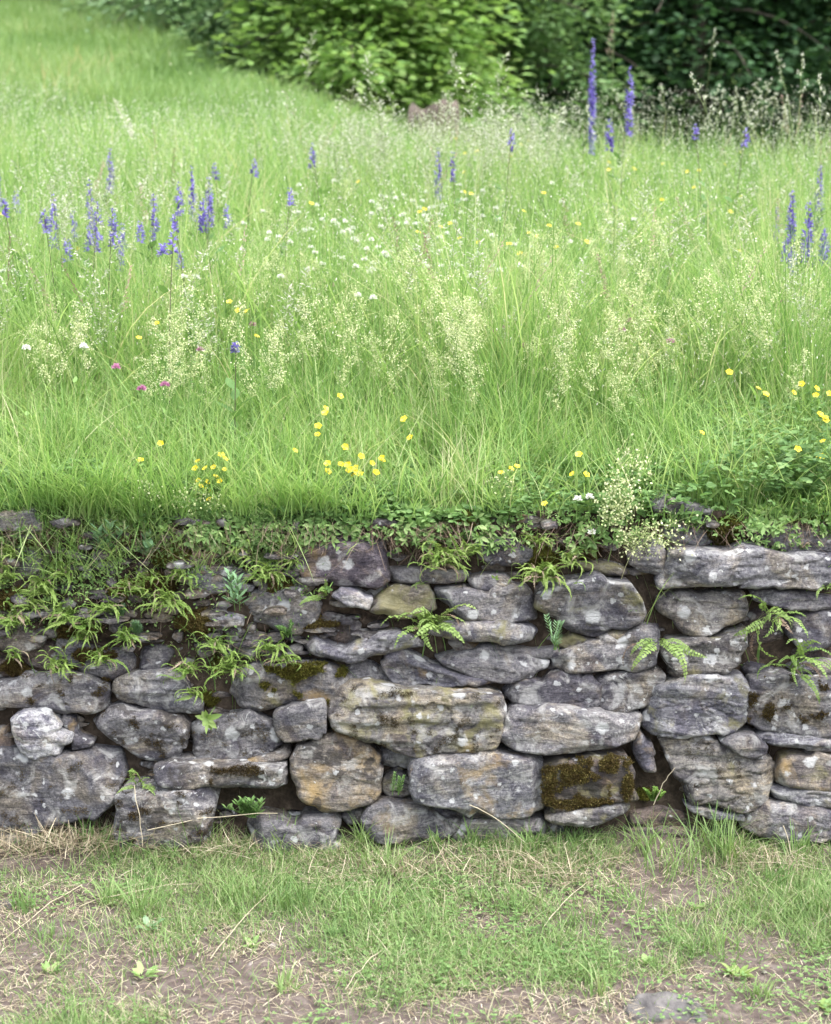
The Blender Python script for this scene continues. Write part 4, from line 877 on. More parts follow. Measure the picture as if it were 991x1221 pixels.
# tufts drooping: bright grass clumps at the lip (left half of the photo)
def grass_tuft(u, v, n, L, label, mat='grass', ymin=4.24, tint=(.4, .8), wdt=.0034, base=None, bend=.6, name='grass_tuft', spread=.02):
    p = wall_pt(u, v, -.01) if base is None else base
    root = empty(name, p); g = G(); B = rng.normal(0, spread, (n, 3)); B[:, 2] = rng.normal(0, .004, n)-.004
    az = rng.uniform(0, 2*PI, n) if base is not None else -PI/2+rng.normal(0, 1.1, n)
    blades(g, B, L*rng.uniform(.45, 1.1, n), wdt*rng.uniform(.7, 1.3, n), az, np.abs(rng.normal(.25, .2, n)), np.abs(rng.normal(bend, .35, n)), 6, rng.uniform(*tint, n))
    o = g.build('foliage', M[mat], root, smooth=True); tag(root, label, 'grass tuft', 'grass tufts rooted on and below the wall'); return root
for u, v, n, L, lab in ((100, 612, 70, .17, 'bright grass tuft drooping over the wall top at left beside the cap stone'), (130, 600, 60, .20, 'bright upright grass tuft on the turf edge right of the left cap stone'),
                        (345, 610, 90, .17, 'bright green grass tuft on the turf edge above the purple slab left side'), (385, 605, 60, .15, 'grass tuft on the turf edge above the purple slab middle'),
                        (60, 600, 50, .15, 'grass tuft directly above the left cap stone'), (165, 618, 60, .15, 'bright loose grass tuft hanging over the turf edge at left'), (215, 612, 50, .13, 'grass tuft drooping over the turf edge by the thin cream spray'), (290, 612, 60, .14, 'loose grass tuft hanging over the turf edge left of the purple slab'), (430, 618, 40, .10, 'grass tuft hanging over the right end of the purple slab'), (590, 608, 36, .09, 'short grass tuft drooping at the turf edge in the middle'), (85, 665, 40, .12, 'dull green grass tuft hanging below the turf at upper left')):
    grass_tuft(u, v, n, L, lab)
# dead roots and thatch hanging below the turf
g = G(); n = 8000; x = rng.uniform(-1.15, 1.15, n); dn = sstep(-.35, .45, noise(x*3.1, 0*x, 0, 111)); k = rng.random(n) < dn+.25; x = x[k]; n = len(x)
z = .875-rng.random(n)**1.5*.07
B = np.stack([x, wall_y(z)+earth_depth(x, z)-.02-rng.random(n)*.05, z], 1)
blades(g, B, -rng.uniform(.01, .05, n), .0011*rng.uniform(.6, 1.5, n), rng.uniform(0, 2*PI, n), rng.normal(.3, 1.4, n), rng.normal(.3, 1.5, n), 6, rng.random(n)*.9)
tag(g.build('dead_thatch', M['root']), 'brown dead roots and dry grass hanging under the turf edge', 'dry grass', kind='stuff')
# litter in the joints
g = G(); n = 3400; B = []
for _ in range(n):
    u, v = random.uniform(-60, 1050), random.uniform(620, 1010); w = 1 if (u < 420 and v < 800) else .3
    p = wall_pt(u, v, 0); B.append((p[0], p[1]+float(earth_depth(p[0], p[2]))-.012-random.random()*.02*w, p[2]))
blades(g, np.array(B), rng.uniform(.01, .05, n)*rng.choice([-1, 1], n), .0011*rng.uniform(.5, 1.4, n), rng.uniform(0, 2*PI, n), rng.normal(.3, .9, n), rng.normal(.3, .9, n), 4, rng.random(n))
tag(g.build('wall_litter', M['root']), 'dry rootlets and bits of dead grass caught between the wall stones', 'litter', kind='stuff')

# small greenery over the earth bank at upper left and in joints
g = G(); n = 8000; B = []
while len(B) < n:
    u, v = random.uniform(-120, 480), random.uniform(612, 830)
    wgt = .9*math.exp(-((v-650)/60)**2)*(1 if u < 350 else .2)+.35*(1 if v > 680 and u < 370 else 0)
    if random.random() > wgt*(.15+.85*float(sstep(-.1, .45, noise(u*.03, v*.035, 0, 171)))): continue
    p = wall_pt(u, v, 0); B.append((p[0], p[1]+float(earth_depth(p[0], p[2]))-.01-random.random()**2*.05, p[2]))
B = np.array(B); ax = rdir(n)*.8+np.array([0, -.7, .5])
leaves(g, B, ax, rdir(n)*.5+np.array([0, -.6, .8]), rng.uniform(.006, .017, n), rng.uniform(.0025, .007, n), np.clip(rng.normal(.5, .25, n), 0, 1), .1)
i = rng.integers(0, n, 2000); i = i[B[i, 2] > .72]; m = len(i); blades(g, B[i], rng.uniform(.03, .10, m), .0026, -PI/2+rng.normal(0, 1.2, m), rng.uniform(.1, 1.0, m), rng.uniform(.2, 1.2, m), 5, rng.uniform(.5, 1, m))
tag(g.build('bank_greenery', M['bank']), 'mixed small leaves and grass covering the earthy upper left of the wall', 'ground cover', kind='stuff')

# ------------------------------------------------------------------ ordinals for labels
ORD = ['leftmost', 'second from left', 'third from left', 'fourth from left', 'fifth from left', 'sixth from left', 'seventh from left', 'eighth from left', 'ninth from left', 'tenth from left', 'eleventh from left', 'twelfth from left',
       'thirteenth from left', 'fourteenth from left', 'fifteenth from left', 'sixteenth from left', 'seventeenth from left', 'eighteenth from left', 'nineteenth from left', 'twentieth from left']
def zones(pts, zfun):
    """give each (u, v) a phrase: zone + place in it from left to right"""
    d = {}
    for i, p in enumerate(pts): d.setdefault(zfun(*p[:2]), []).append(i)
    lab = {}
    for z, ids in d.items():
        ids.sort(key=lambda i: pts[i][0])
        for r, i in enumerate(ids):
            lab[i] = ((ORD[r] if r < 20 else 'number %d from left' % (r+1)) if len(ids) > 1 else 'the only one')+(' of %d ' % len(ids) if len(ids) > 1 else ' ')+z
    return lab
def band(u, v):
    r = 'near the skyline' if v < 200 else 'in the upper meadow' if v < 300 else 'in the middle meadow' if v < 450 else 'just above the turf edge' if v < 575 else 'at the turf edge'
    c = 'far left' if u < 200 else 'left' if u < 400 else 'centre' if u < 600 else 'right' if u < 800 else 'far right'
    return r+', '+c
# ------------------------------------------------------------------ flowers
def stemg(h, bx=.0, by=.0, r=.0009, mat='stem', tint=.5):
    g = G(); t = np.linspace(0, 1, 7)[:, None]; P = np.array([0, 0, 0])+np.array([bx*h, by*h, 0])*t**2+np.array([0, 0, h])*t
    tube(g, P, r, r*.7, 4, tint); return g, P[-1]
def buttercup_proto(i):
    root = empty('buttercup'); h = .3; g, top = stemg(h, random.uniform(-.15, .15), random.uniform(-.2, .05))
    n = 3; B = np.zeros((n, 3)); B[:, 2] = [.05, .12, .2]
    leaves(g, B, rdir(n, .3)+np.array([0, 0, .5]), np.tile([0, 0, 1.], (n, 1)), .035, .008, .5)
    kid(root, g.build('stem', M['stem'], root))
    g = G(); a = np.arange(5)*2*PI/5+random.random(); tl = np.array([random.uniform(-.5, .5), -.55, .75]); tl = unit(tl)
    e1 = unit(np.cross(tl, [0, 1, .2])); e2 = np.cross(tl, e1)
    rad = np.cos(a)[:, None]*e1+np.sin(a)[:, None]*e2
    leaves(g, top+rad*.001, rad+tl*.45, tl[None]-rad*.45, .0125, .0135, rng.random(5), .1)
    kid(root, g.build('blossom', M['yellow'], root))
    g = G(); n = 14; leaves(g, top+rng.normal(0, .0012, (n, 3)), rdir(n)*.5+tl, rdir(n), .005, .0015, .2); kid(root, g.build('stamens', M['cream'], root))
    return root
def ball_flower(name, mat, R, n, h, L, leafs=True):
    root = empty(name); g, top = stemg(h, random.uniform(-.15, .15), random.uniform(-.15, .1), .001)
    if leafs:
        m = 5; B = np.zeros((m, 3)); B[:, 2] = rng.uniform(.1, .8, m)*h; leaves(g, B, rdir(m, .3)+np.array([0, 0, .2]), np.tile([0, 0, 1.], (m, 1)), .025, .012, .5)
    kid(root, g.build('stem', M['stem'], root)); g = G(); d = rdir(n); d[:, 2] = np.abs(d[:, 2])*.9-.25; d = unit(d)
    leaves(g, top+d*R*.25, d, rdir(n), R*rng.uniform(.7, 1.05, n), L, rng.random(n)); kid(root, g.build('flower_head', M[mat], root)); return root
def salvia_proto(h, spike, sides, fl=.016, whorls=11):
    root = empty('meadow_sage'); g, top = stemg(h, random.uniform(-.08, .08), random.uniform(-.08, .05), .0017, tint=.2)
    gl = G(); m = 14; a = rng.uniform(0, 2*PI, m); B = np.zeros((m, 3)); B[:, 2] = rng.uniform(.02, .72, m)*h
    leaves(gl, B, np.stack([np.cos(a), np.sin(a), .5+0*a], 1), np.tile([0, 0, 1.], (m, 1)), .07, .028, .4, .1)
    gf = G(); tops = [((0, 0), top, spike)]
    for s in range(sides):
        a = random.uniform(0, 2*PI); z0 = h-spike*random.uniform(.9, 1.2); e = np.array([math.cos(a)*spike*.42, math.sin(a)*spike*.42, z0+spike*.5])
        st = np.array([top[0]*(z0/h)**2, top[1]*(z0/h)**2, z0]); P = st+(e-st)*np.linspace(0, 1, 5)[:, None]; tube(g, P, .001, .0006, 4, .2); tops.append((None, e, spike*.5))
    for _, tp, sp in tops:
        k = max(4, int(sp/.016))
        for w in range(k):
            z = tp[2]-sp*(w/k)+.004; m = random.randint(3, 5); sc = .45+.7*min(1, w/k*2.2)
            a = rng.uniform(0, 2*PI, m); c = np.stack([tp[0]+0*a, tp[1]+0*a, z+rng.normal(0, .003, m)], 1); d = np.stack([np.cos(a), np.sin(a), .45+rng.normal(0, .25, m)], 1); d = unit(d)
            nr = unit(np.cross(d, np.stack([-np.sin(a), np.cos(a), 0*a], 1)))
            tt = rng.random(m)
            leaves(gf, c+d*.003, d+np.array([0, 0, .35]), nr+rdir(m)*.3, fl*1.35*sc, fl*.55*sc, tt, .25)
            leaves(gf, c+d*.005, d-np.array([0, 0, .55]), nr+rdir(m)*.3, fl*1.0*sc, fl*.7*sc, tt, .2)
            leaves(gf, c+d*.002, np.cross(d, nr)*.6+d, nr, fl*.8*sc, fl*.4*sc, tt, .2)
        gf.build('flower_spike', M['violet'], root); gf = G()
    g.build('stem', M['darkstem'], root); gl.build('foliage', M['forb'], root); return root
def froth_proto(name, h, part, n, rad, mat, fl, label_part, branches=14, leafm='forb'):
    """bedstraw: stem with many short side branches of tiny florets"""
    root = empty(name); g, top = stemg(h, random.uniform(-.12, .12), random.uniform(-.15, .05), .0011, tint=.6); gf = G()
    for b in range(branches):
        t = 1-part*(b/branches); a = random.uniform(0, 2*PI); L = rad*(.35+1.0*math.sin(PI*min(1, .15+b/branches*.8)))*random.uniform(.6, 1.2)
        st = np.array([top[0]*t*t, top[1]*t*t, h*t]); e = st+np.array([math.cos(a)*L, math.sin(a)*L, L*.7]); P = st+(e-st)*np.linspace(0, 1, 4)[:, None]; tube(g, P, .0006, .0004, 3, .7)
        m = n//branches; q = rng.random(m)**.6; c = st+(e-st)*q[:, None]+rng.normal(0, rad*.16, (m, 3))
        leaves(gf, c, rdir(m), rdir(m)+np.array([0, -.5, .6]), fl*rng.uniform(.7, 1.3, m), fl*.75, rng.random(m))
    m = 22; B = np.zeros((m, 3)); zz = rng.uniform(.08, 1-part*.5, m); B[:, 2] = zz*h; B[:, 0] = top[0]*zz**2; B[:, 1] = top[1]*zz**2
    leaves(g, B, rdir(m, .4), rdir(m)+np.array([0, 0, 1.]), .018, .004, .4)
    kid(root, g.build('stem', M['stem'], root)); kid(root, gf.build(label_part, M[mat], root)); return root
def panicle_proto(kind, h):
    root = empty('grass_seed_head'); bx, by = random.uniform(-.3, .3), random.uniform(-.2, .1)
    g, top = stemg(h, bx, by, .0009, tint=.8); gf = G(); f = lambda t: np.array([bx*h*t*t, by*h*t*t, h*t])
    if kind == 'airy':
        for b in range(26):
            t = 1-.27*b/26; a = random.uniform(0, 2*PI); L = (.012+.055*(b/26))*random.uniform(.6, 1.2); st = f(t); e = st+np.array([math.cos(a)*L, math.sin(a)*L, L*.55]); mid = (st+e)/2+np.array([0, 0, L*.2])
            tube(g, [st, mid, e], .0004, .0003, 3, .8); m = 5; q = rng.random(m)[:, None]; c = st+(e-st)*q
            leaves(gf, c, unit(e-st)[None]+rdir(m)*.5-np.array([0, 0, .2]), rdir(m), .009, .0032, rng.random(m))
    elif kind == 'spike':
        m = 130; t = 1-.24*rng.random(m); c = np.array([f(a) for a in t]); rr = .009*np.sin(PI*np.clip((1-t)/.24, .05, .95)); d = rdir(m, .3)
        leaves(gf, c+d*rr[:, None]*.5, d+np.array([0, 0, 1.6]), rdir(m), .011, .0035, rng.random(m))
    elif kind == 'cock':
        for b in range(8):
            t = 1-.2*b/8; a = random.uniform(0, 2*PI); L = (.004+.03*(b/8))*random.uniform(.5, 1.2); st = f(t); e = st+np.array([math.cos(a)*L, math.sin(a)*L, L]); tube(g, [st, e], .0005, .0004, 3, .8)
            m = 11; leaves(gf, e+rng.normal(0, .003, (m, 3)), rdir(m)*.6+np.array([0, 0, .8]), rdir(m), .007, .0024, rng.random(m))
    else:
        for b in range(18):
            t = 1-.25*b/18; s = 1; L = (.01+.03*(b/18))*random.uniform(.6, 1.2); st = f(t); e = st+np.array([L*.8, random.uniform(-.3, .3)*L, L*.6]); tube(g, [st, e], .0004, .0003, 3, .8)
            m = 4; leaves(gf, st+(e-st)*rng.random(m)[:, None], unit(e-st)[None]+rdir(m)*.2, rdir(m), .012, .0026, rng.random(m))
    kid(root, g.build('stem', M['stem'], root)); kid(root, gf.build('spikelets', M['seedred' if kind == 'red' else 'seed'], root)); return root

USED = set()
def put(protos, u, v, h, href, label, cat, group, ymin=4.30, scale_xy=None, ymax=10.6):
    p, hh = place(u, v, h, ymin, ymax)
    pr = random.choice(protos)
    if pr.name in USED: o = copy_tree(pr)
    else: USED.add(pr.name); o = pr
    s = hh/href
    o.location = p; o.rotation_euler = (0, 0, random.uniform(0, 2*PI) if scale_xy is not False else 0)
    q = min(max(s, .85), 1.25)
    o.scale = (q, q, s) if scale_xy is None else (scale_xy, scale_xy, s)
    tag(o, label, cat, group); return o
def keep_front(o): pass
# buttercups are drawn with blossoms near their true size: keep scale nearly 1 by picking the closest stem height
def buttercup_h(h):
    root = empty('buttercup'); g, top = stemg(h, random.uniform(-.15, .15), random.uniform(-.25, .05))
    n = 3; B = np.zeros((n, 3)); B[:, 2] = rng.uniform(.1, .7, n)*h
    leaves(g, B, rdir(n, .3)+np.array([0, 0, .5]), np.tile([0, 0, 1.], (n, 1)), .03, .007, .5)
    g.build('stem', M['stem'], root)
    g = G(); a = np.arange(5)*2*PI/5+random.random(); tl = unit(np.array([random.uniform(-.6, .6), random.uniform(-.9, -.2), .7]))
    e1 = unit(np.cross(tl, [0, 1, .2])); e2 = np.cross(tl, e1); rad = np.cos(a)[:, None]*e1+np.sin(a)[:, None]*e2; s = random.uniform(.85, 1.15)
    leaves(g, top+rad*.001, rad+tl*.45, tl[None]-rad*.45, .0098*s, .0108*s, rng.random(5), .16)
    b = g.build('blossom', M['yellow'], root); g = G(); n = 12; leaves(g, top+rng.normal(0, .0012, (n, 3)), rdir(n)*.5+tl, rdir(n), .005, .0015, .2); st = g.build('stamens', M['cream'], b); return root
BC = [(287,360),(280,371),(297,370),(180,386),(170,403),(188,529),(165,548),(232,558),(250,559),(261,557),(272,560),(263,542),(253,585),(242,589),(249,598),(386,486),(392,490),(392,508),(377,517),(408,472),(360,536),
(389,552),(396,562),(408,554),(423,544),(435,552),(450,546),(422,567),(430,566),(424,533),(402,553),(485,499),(477,522),(314,401),(593,563),(609,559),(623,555),(675,564),(697,542),(703,565),(651,603),(830,515),(884,445),(919,464),(920,471),
(964,468),(972,471),(978,493),(983,435),(959,535),(968,543),(981,527),(988,544),(546,232),(553,230),(808,205),(823,204),(753,201),(777,196),(614,169),(618,174),(553,206),(556,166),(667,270),(611,303),(639,295),(637,232),(784,239),(856,184),(879,186),
(619,279),(519,278),(563,289),(377,243),(490,250),(104,297),(14,257),(423,218),(677,268),(624,283),(585,292),(552,285),(800,207),(764,203),(608,165),(868,182)]
BC += [(random.gauss(252, 22), random.gauss(572, 14)) for _ in range(9)]+[(random.gauss(415, 22), random.gauss(552, 12)) for _ in range(9)]+[(random.gauss(970, 14), random.gauss(500, 35)) for _ in range(5)]+[(random.uniform(500, 900), random.uniform(180, 300)) for _ in range(16)]
lab = zones(BC, band)
for i, (u, v) in enumerate(BC):
    p, hh = place(u, v, .42 if v < 330 else .34, 4.30)
    if v > 590: p = wall_pt(u, v+12, -.03); hh = .03
    o = buttercup_h(hh); o.location = p
    if v < 310: o.scale = (1.15, 1.15, 1)
    tag(o, 'yellow buttercup, '+lab[i], 'flower', 'buttercups in the meadow')
# clover
cl = [ball_flower('red_clover', 'pink', .012, 90, .3, .0035) for _ in range(2)]
CLV = [(152,438),(168,465),(228,418),(622,378),(643,380),(600,395),(612,413),(680,375),(763,383),(884,388),(808,408),(942,360),(580,275),(543,360),(446,355),(750,365),(198,458),(540,268),(845,245),(780,280),(305,388)]
CLV += [(random.uniform(380, 980), random.uniform(240, 420)) for _ in range(16)]
lab = zones(CLV, band)
for i, (u, v) in enumerate(CLV): put(cl, u, v, .3, .3, 'pink clover head, '+lab[i], 'flower', 'pink clover heads in the meadow')
# white flowers
wf = [ball_flower('white_flower', 'white', .0105, 60, .4, .005) for _ in range(3)]
WF = [(477,237),(467,303),(439,288),(404,308),(285,267),(308,278),(305,286),(363,275),(309,298),(244,305),(391,295),(479,302),(335,283),(526,245),(508,263),(543,265),(504,282),(581,277),(535,290),(556,303),(224,330),(230,331),(87,413),(30,415),(457,355),(440,352),
(497,218),(472,295),(450,300),(425,285),(410,265),(380,262),(443,255),(462,245),(488,262),(430,310),(415,318),(520,300),(495,318),(540,318),(380,315),(350,330),(455,325),(480,240),(405,275),(590,262),(570,318)]
WF += [(random.gauss(480, 75), random.gauss(265, 38)) for _ in range(60)]+[(random.uniform(0, 991), random.uniform(190, 330)) for _ in range(25)]
lab = zones(WF, band)
for i, (u, v) in enumerate(WF): put(wf, u, v, .42, .4, 'small white flower head, '+lab[i], 'flower', 'white flower heads in the meadow')
for i, (u, v) in enumerate(((687, 601), (702, 598), (706, 640))):
    o = ball_flower('white_clover', 'white', .011, 60, .06, .004); o.location = wall_pt(u, v+22, -.04)
    tag(o, 'white clover head by the cream flower spray, '+('left of upper pair', 'right of upper pair', 'lowest one')[i], 'flower', 'white clover heads at the turf edge')
# sage
SG = [(8,195,.2,1),(76,235,.22,1),(112,218,.26,2),(126,180,.16,1),(103,245,.2,1),(123,252,.16,1),(176,235,.2,1),(207,222,.14,0),(233,203,.22,1),(246,215,.2,1),(255,240,.14,0),(197,280,.10,1),(152,300,.1,0),(214,305,.07,0),(262,198,.07,0),(290,193,.08,0),(384,175,.1,0),(335,228,.08,0),(225,258,.08,0),(20,240,.08,0),
      (695,50,.40,0),(741,84,.24,1),(980,200,.36,4),(955,232,.26,3),(968,246,.22,2),(843,150,.07,0),(875,155,.08,0),(600,158,.09,0),(533,180,.2,0),(545,185,.12,0),(68,255,.1,0),(278,410,.05,0)]
lab = zones([(a[0], a[1]) for a in SG], lambda u, v: band(u, v))
for i, (u, v, sp, sd) in enumerate(SG):
    h = .62 if v > 160 else .75
    if i in (20, 21): h = 1.02 if i == 20 else .92
    if v > 290: h = .45
    p, hh = place(u, v, h, 4.6, 9.6)
    if i in (22, 23, 24): p, hh = place(u, v, .6, 4.6, 9.6)
    big = i in (20, 21, 22, 23, 24)
    o = salvia_proto(hh, sp*(p[1]/5.6)*.85 if not big else sp*(p[1]/6.0), sd, (.0185 if big else .0145), 14 if big else 11); o.location = p
    tag(o, ('tall ' if big else '')+'violet meadow sage spike, '+lab[i], 'flower', 'violet sage plants in the meadow')
# bedstraw
fp = [froth_proto('bedstraw', .5, random.uniform(.3, .5), 620, random.uniform(.028, .045), 'cream', .0046, 'flower_cluster', 18) for _ in range(7)]
BS = [(700,250),(728,262),(685,285),(715,300),(750,285),(730,340),(742,420),(735,450),(820,290),(860,330),(800,360),(560,330),(590,350),(540,390),(600,300),(650,330),(900,400),(330,400),(392,370),(410,330),(440,350),(60,360),(480,380),(780,270),(520,420),(870,280),(940,420),(640,280),
      (712,275),(695,320),(665,300),(845,300),(575,380),(615,345),(505,350),(930,350),(885,345),(830,330),(700,345),(30,380),(110,370),(200,370),(740,310),(620,410),(770,330),(555,360)]
BS += [(random.uniform(290, 990), random.gauss(300, 55)) for _ in range(60)]+[(random.uniform(0, 300), random.uniform(320, 440)) for _ in range(10)]
lab = zones(BS, band)
for i, (u, v) in enumerate(BS):
    v = min(max(v, 215), 460)
    o = put(fp, u, v, random.uniform(.38, .56) if v < 400 else .34, .5, 'frothy cream bedstraw stem, '+lab[i], 'flower', 'cream bedstraw in the meadow', 4.45); o.rotation_euler = (random.gauss(0, .12), random.gauss(0, .12), random.uniform(0, 6.28))
# cream spray hanging over the wall
def spray(u0, v0, ends, n, label, fl=.0075, rad=.016, off=-.06):
    p = np.array(wall_pt(u0, v0, off)); root = empty('bedstraw_spray', tuple(p)); g, gf = G(), G()
    for (u, v) in ends:
        e = np.array(wall_pt(u, v, off-random.uniform(.0, .07)))-p; mid = e*.5+np.array([0, -.03, .03]); t = np.linspace(0, 1, 9)[:, None]
        P = 2*t*(1-t)*mid+t*t*e; tube(g, P, .0010, .0006, 4, .7)
        m = n; q = .35+.65*rng.random(m)**.8; c = np.stack([np.interp(q, t[:, 0], P[:, j]) for j in range(3)], 1)+rng.normal(0, rad, (m, 3))*(.4+q[:, None]*.6)
        leaves(gf, c, rdir(m), rdir(m)+np.array([0, -.8, .3]), fl*rng.uniform(.6, 1.2, m), fl*.7, rng.random(m))
        for k in rng.integers(0, m, 26): tube(g, [P[int(q[k]*8)], (P[int(q[k]*8)]+c[k])/2+np.array([0, 0, .003]), c[k]], .0004, .0003, 3, .7)
        gf.build('flower_cluster', M['cream'], root); gf = G()
        m = 14; q = rng.random(m)*.6; c = np.stack([np.interp(q, t[:, 0], P[:, j]) for j in range(3)], 1); leaves(g, c, rdir(m), rdir(m)+np.array([0, -1, 0]), .015, .003, .3)
    g.build('stem', M['stem'], root); tag(root, label, 'flower', 'cream flower sprays at the turf edge')
spray(715, 640, [(745,590),(735,570),(760,600),(765,545),(750,530),(770,560),(740,610),(725,585)], 85, 'large upright spray of cream florets at the turf edge on the right')
spray(730, 645, [(775,655),(800,640),(810,625),(790,650),(760,660),(815,650),(755,640)], 60, 'cream floret spray trailing down across the top stones on the right')
spray(240, 610, [(215,590),(235,575),(255,590),(265,605),(225,605),(200,600)], 34, 'thin cream floret spray at the turf edge left of centre', .006, .014, -.04)
spray(600, 600, [(590,575),(605,560),(612,580)], 26, 'small cream floret spray at the turf edge in the middle', .006, .012, -.03)
spray(175, 605, [(165,585),(180,575),(190,590),(170,560)], 26, 'small cream floret spray at the turf edge at left', .006, .012, -.03)
# seed heads
pa = {k: [panicle_proto(k, .62) for _ in range(3)] for k in ('airy', 'cock', 'red')}; pa['spike'] = [panicle_proto('spike', .7)]
heads = []
for _ in range(80): heads.append(('airy', random.uniform(380, 660), random.gauss(138, 20)))
for _ in range(50): heads.append(('airy', random.uniform(360, 700), random.gauss(155, 12)))
for _ in range(45): heads.append(('airy', random.uniform(0, 991), random.uniform(150, 260)))
for _ in range(30): heads.append(('airy', random.gauss(130, 70), random.gauss(215, 14)))
for _ in range(20): heads.append(('cock', random.uniform(640, 991), random.uniform(90, 150)))
for _ in range(34): heads.append(('airy', random.uniform(0, 991), random.uniform(250, 400)))
for _ in range(26): heads.append(('red', random.uniform(0, 991), random.uniform(150, 330)))
heads += [('cock', 838, 40), ('cock', 850, 95), ('cock', 880, 95), ('cock', 910, 90), ('cock', 955, 75), ('cock', 965, 60), ('cock', 985, 90), ('airy', 570, 62), ('airy', 600, 80), ('airy', 408, 100), ('airy', 355, 35), ('airy', 450, 60), ('red', 730, 10), ('red', 945, 115), ('red', 958, 110), ('red', 350, 150), ('spike', 187, 112), ('red', 540, 150), ('cock', 560, 65)]
KL = {'airy': ('loose whitish grass seed head swaying above the meadow', 'airy white grass seed heads'), 'cock': ('clumped green grass seed head standing against the dark trees', 'clumped grass seed heads near the skyline'),
      'red': ('slender reddish brown grass seed head in the meadow', 'reddish brown grass seed heads'), 'spike': ('pale dense tapering grass spike standing tall at the upper left', 'single pale grass spike')}
for kd, u, v in heads:
    v = max(v, 15); h = .62 if v > 130 else .8 if v > 90 else 1.0
    put(pa[kd], u, v, h, .62 if kd != 'spike' else .7, KL[kd][0], 'grass seed head', KL[kd][1] if kd != 'spike' else None, 4.8, ymax=9.8 if kd != 'spike' else 8.5, scale_xy=2.4 if kd == 'spike' else None)

# ------------------------------------------------------------------ lawn in front of the wall
def lawn_dens(x, y):
    return .05+.95*sstep(-.28, .38, fbm(x*3.2, y*3.2, 0, 120, 4)-.55*sstep(3.62, 3.2, y)*sstep(-.7, -.1, x)*sstep(1.2, .7, x)+.25*sstep(3.6, 4.0, y)*sstep(.9, -.2, x))
g = G(); n = 100000; P = field(n, 2.2, 4.16, .5, lawn_dens); B = with_z(P, -.004)
c = fbm(P[:, 0]*4, P[:, 1]*4, 0, 123, 3)
blades(g, B, rng.gamma(2.6, .0075, n)*(1+1.1*np.clip(c, 0, 1))+.006, .0018*rng.uniform(.5, 1.5, n), rng.uniform(0, 2*PI, n), np.abs(rng.normal(.35, .35, n)), np.abs(rng.normal(.4, .4, n)), 3, np.clip(rng.normal(.55, .28, n), 0, 1))
tag(g.build('lawn_grass', M['lawn'], smooth=True), 'thin patchy short grass on the ground in front of the wall', 'grass', kind='stuff')
g = G(); n = 25000; P = field(n, 2.2, 4.14, .5, lambda x, y: .25+.75*sstep(-.3, .3, noise(x*5, y*5, 0, 133))); B = with_z(P, .003); B[:, 2] += rng.random(n)*.006
w = np.ones(n); k = P[:, 1] > 3.85; B[k, 2] += rng.random(k.sum())*.02
az = rng.uniform(0, 2*PI, n); L = rng.gamma(2, .011, n)+.006
d = np.stack([np.cos(az), np.sin(az), rng.normal(.02, .10, n)], 1); sd = np.stack([-np.sin(az), np.cos(az), 0*az], 1)
for t0, t1 in ((0, 1),):
    bend = sd*(rng.normal(0, .07, n)*L)[:, None]; wd = sd*(.00065*rng.uniform(.5, 1.6, n))[:, None]; mid = B+d*(L*.5)[:, None]+bend; mid[:, 2] += .003; e = B+d*L[:, None]
    V = np.stack([B-wd, B+wd, mid-wd, mid+wd, e-wd*.5, e+wd*.5], 1).reshape(-1, 3); o_ = (np.arange(n)*6)[:, None]
    g.add(V, [o_+np.array([0, 1, 3, 2])[None], o_+np.array([2, 3, 5, 4])[None]], np.repeat(rng.random(n), 6))
tag(g.build('straw_litter', M['straw']), 'pale dry straw scattered over the ground before the wall', 'straw', kind='stuff')
# low clover leaves in lawn
g = G(); n = 5000; P = field(n, 2.3, 4.1, .5, lambda x, y: sstep(.0, .5, fbm(x*2.6, y*2.6, 0, 131, 3))); B = with_z(P, .008); B[:, 2] += rng.random(n)*.015; az = rng.uniform(0, 2*PI, n)
for k3 in (0, 2.09, 4.19):
    leaves(g, B, np.stack([np.cos(az+k3), np.sin(az+k3), .2+0*az], 1), rdir(n)*.3+np.array([0, 0, 1.]), rng.uniform(.005, .010, n), .006, np.clip(rng.normal(.6, .2, n), 0, 1), .05)
tag(g.build('lawn_clover', M['forb']), 'low clover leaves mixed into the short grass', 'ground cover', kind='stuff')
# pebbles & crumbs
g = G(); n = 900; P = field(n, 2.3, 4.1, .5); B = with_z(P, 0.0)
ico = np.array([[1, 0, 0], [-1, 0, 0], [0, 1, 0], [0, -1, 0], [0, 0, 1], [0, 0, -1.]]); fc = np.array([[0, 2, 4], [2, 1, 4], [1, 3, 4], [3, 0, 4], [2, 0, 5], [1, 2, 5], [3, 1, 5], [0, 3, 5]])
R = rng.gamma(2, .0016, n)+.001; V = (B[:, None]+(ico[None]+rng.normal(0, .25, (n, 6, 3)))*R[:, None, None]*np.array([1.2, 1, .7])).reshape(-1, 3)
g.add(V, ((np.arange(n)*6)[:, None, None]+fc[None]).reshape(-1, 3)); M['pebble'] = plain_mat('pebbles', [(.3, (.12, .10, .09)), (.7, (.32, .29, .27))], .9, 60)
tag(g.build('pebbles', M['pebble']), 'tiny pebbles and crumbs of soil among the short grass', 'pebbles', kind='stuff')

def ground_pt(u, v):
    dx, dz = ray(u, v); t = CAMZ/-dz
    for _ in range(4): t = (CAMZ-float(H(dx*t, t)))/-dz
    return (dx*t, t, float(H(dx*t, t)))
M['rock'] = plain_mat('ground_rock', [(.3, (.045, .042, .044)), (.5, (.10, .094, .094)), (.72, (.18, .17, .165))], .85, 26, .8, .01, 10, stretch=(1, .5, 3))
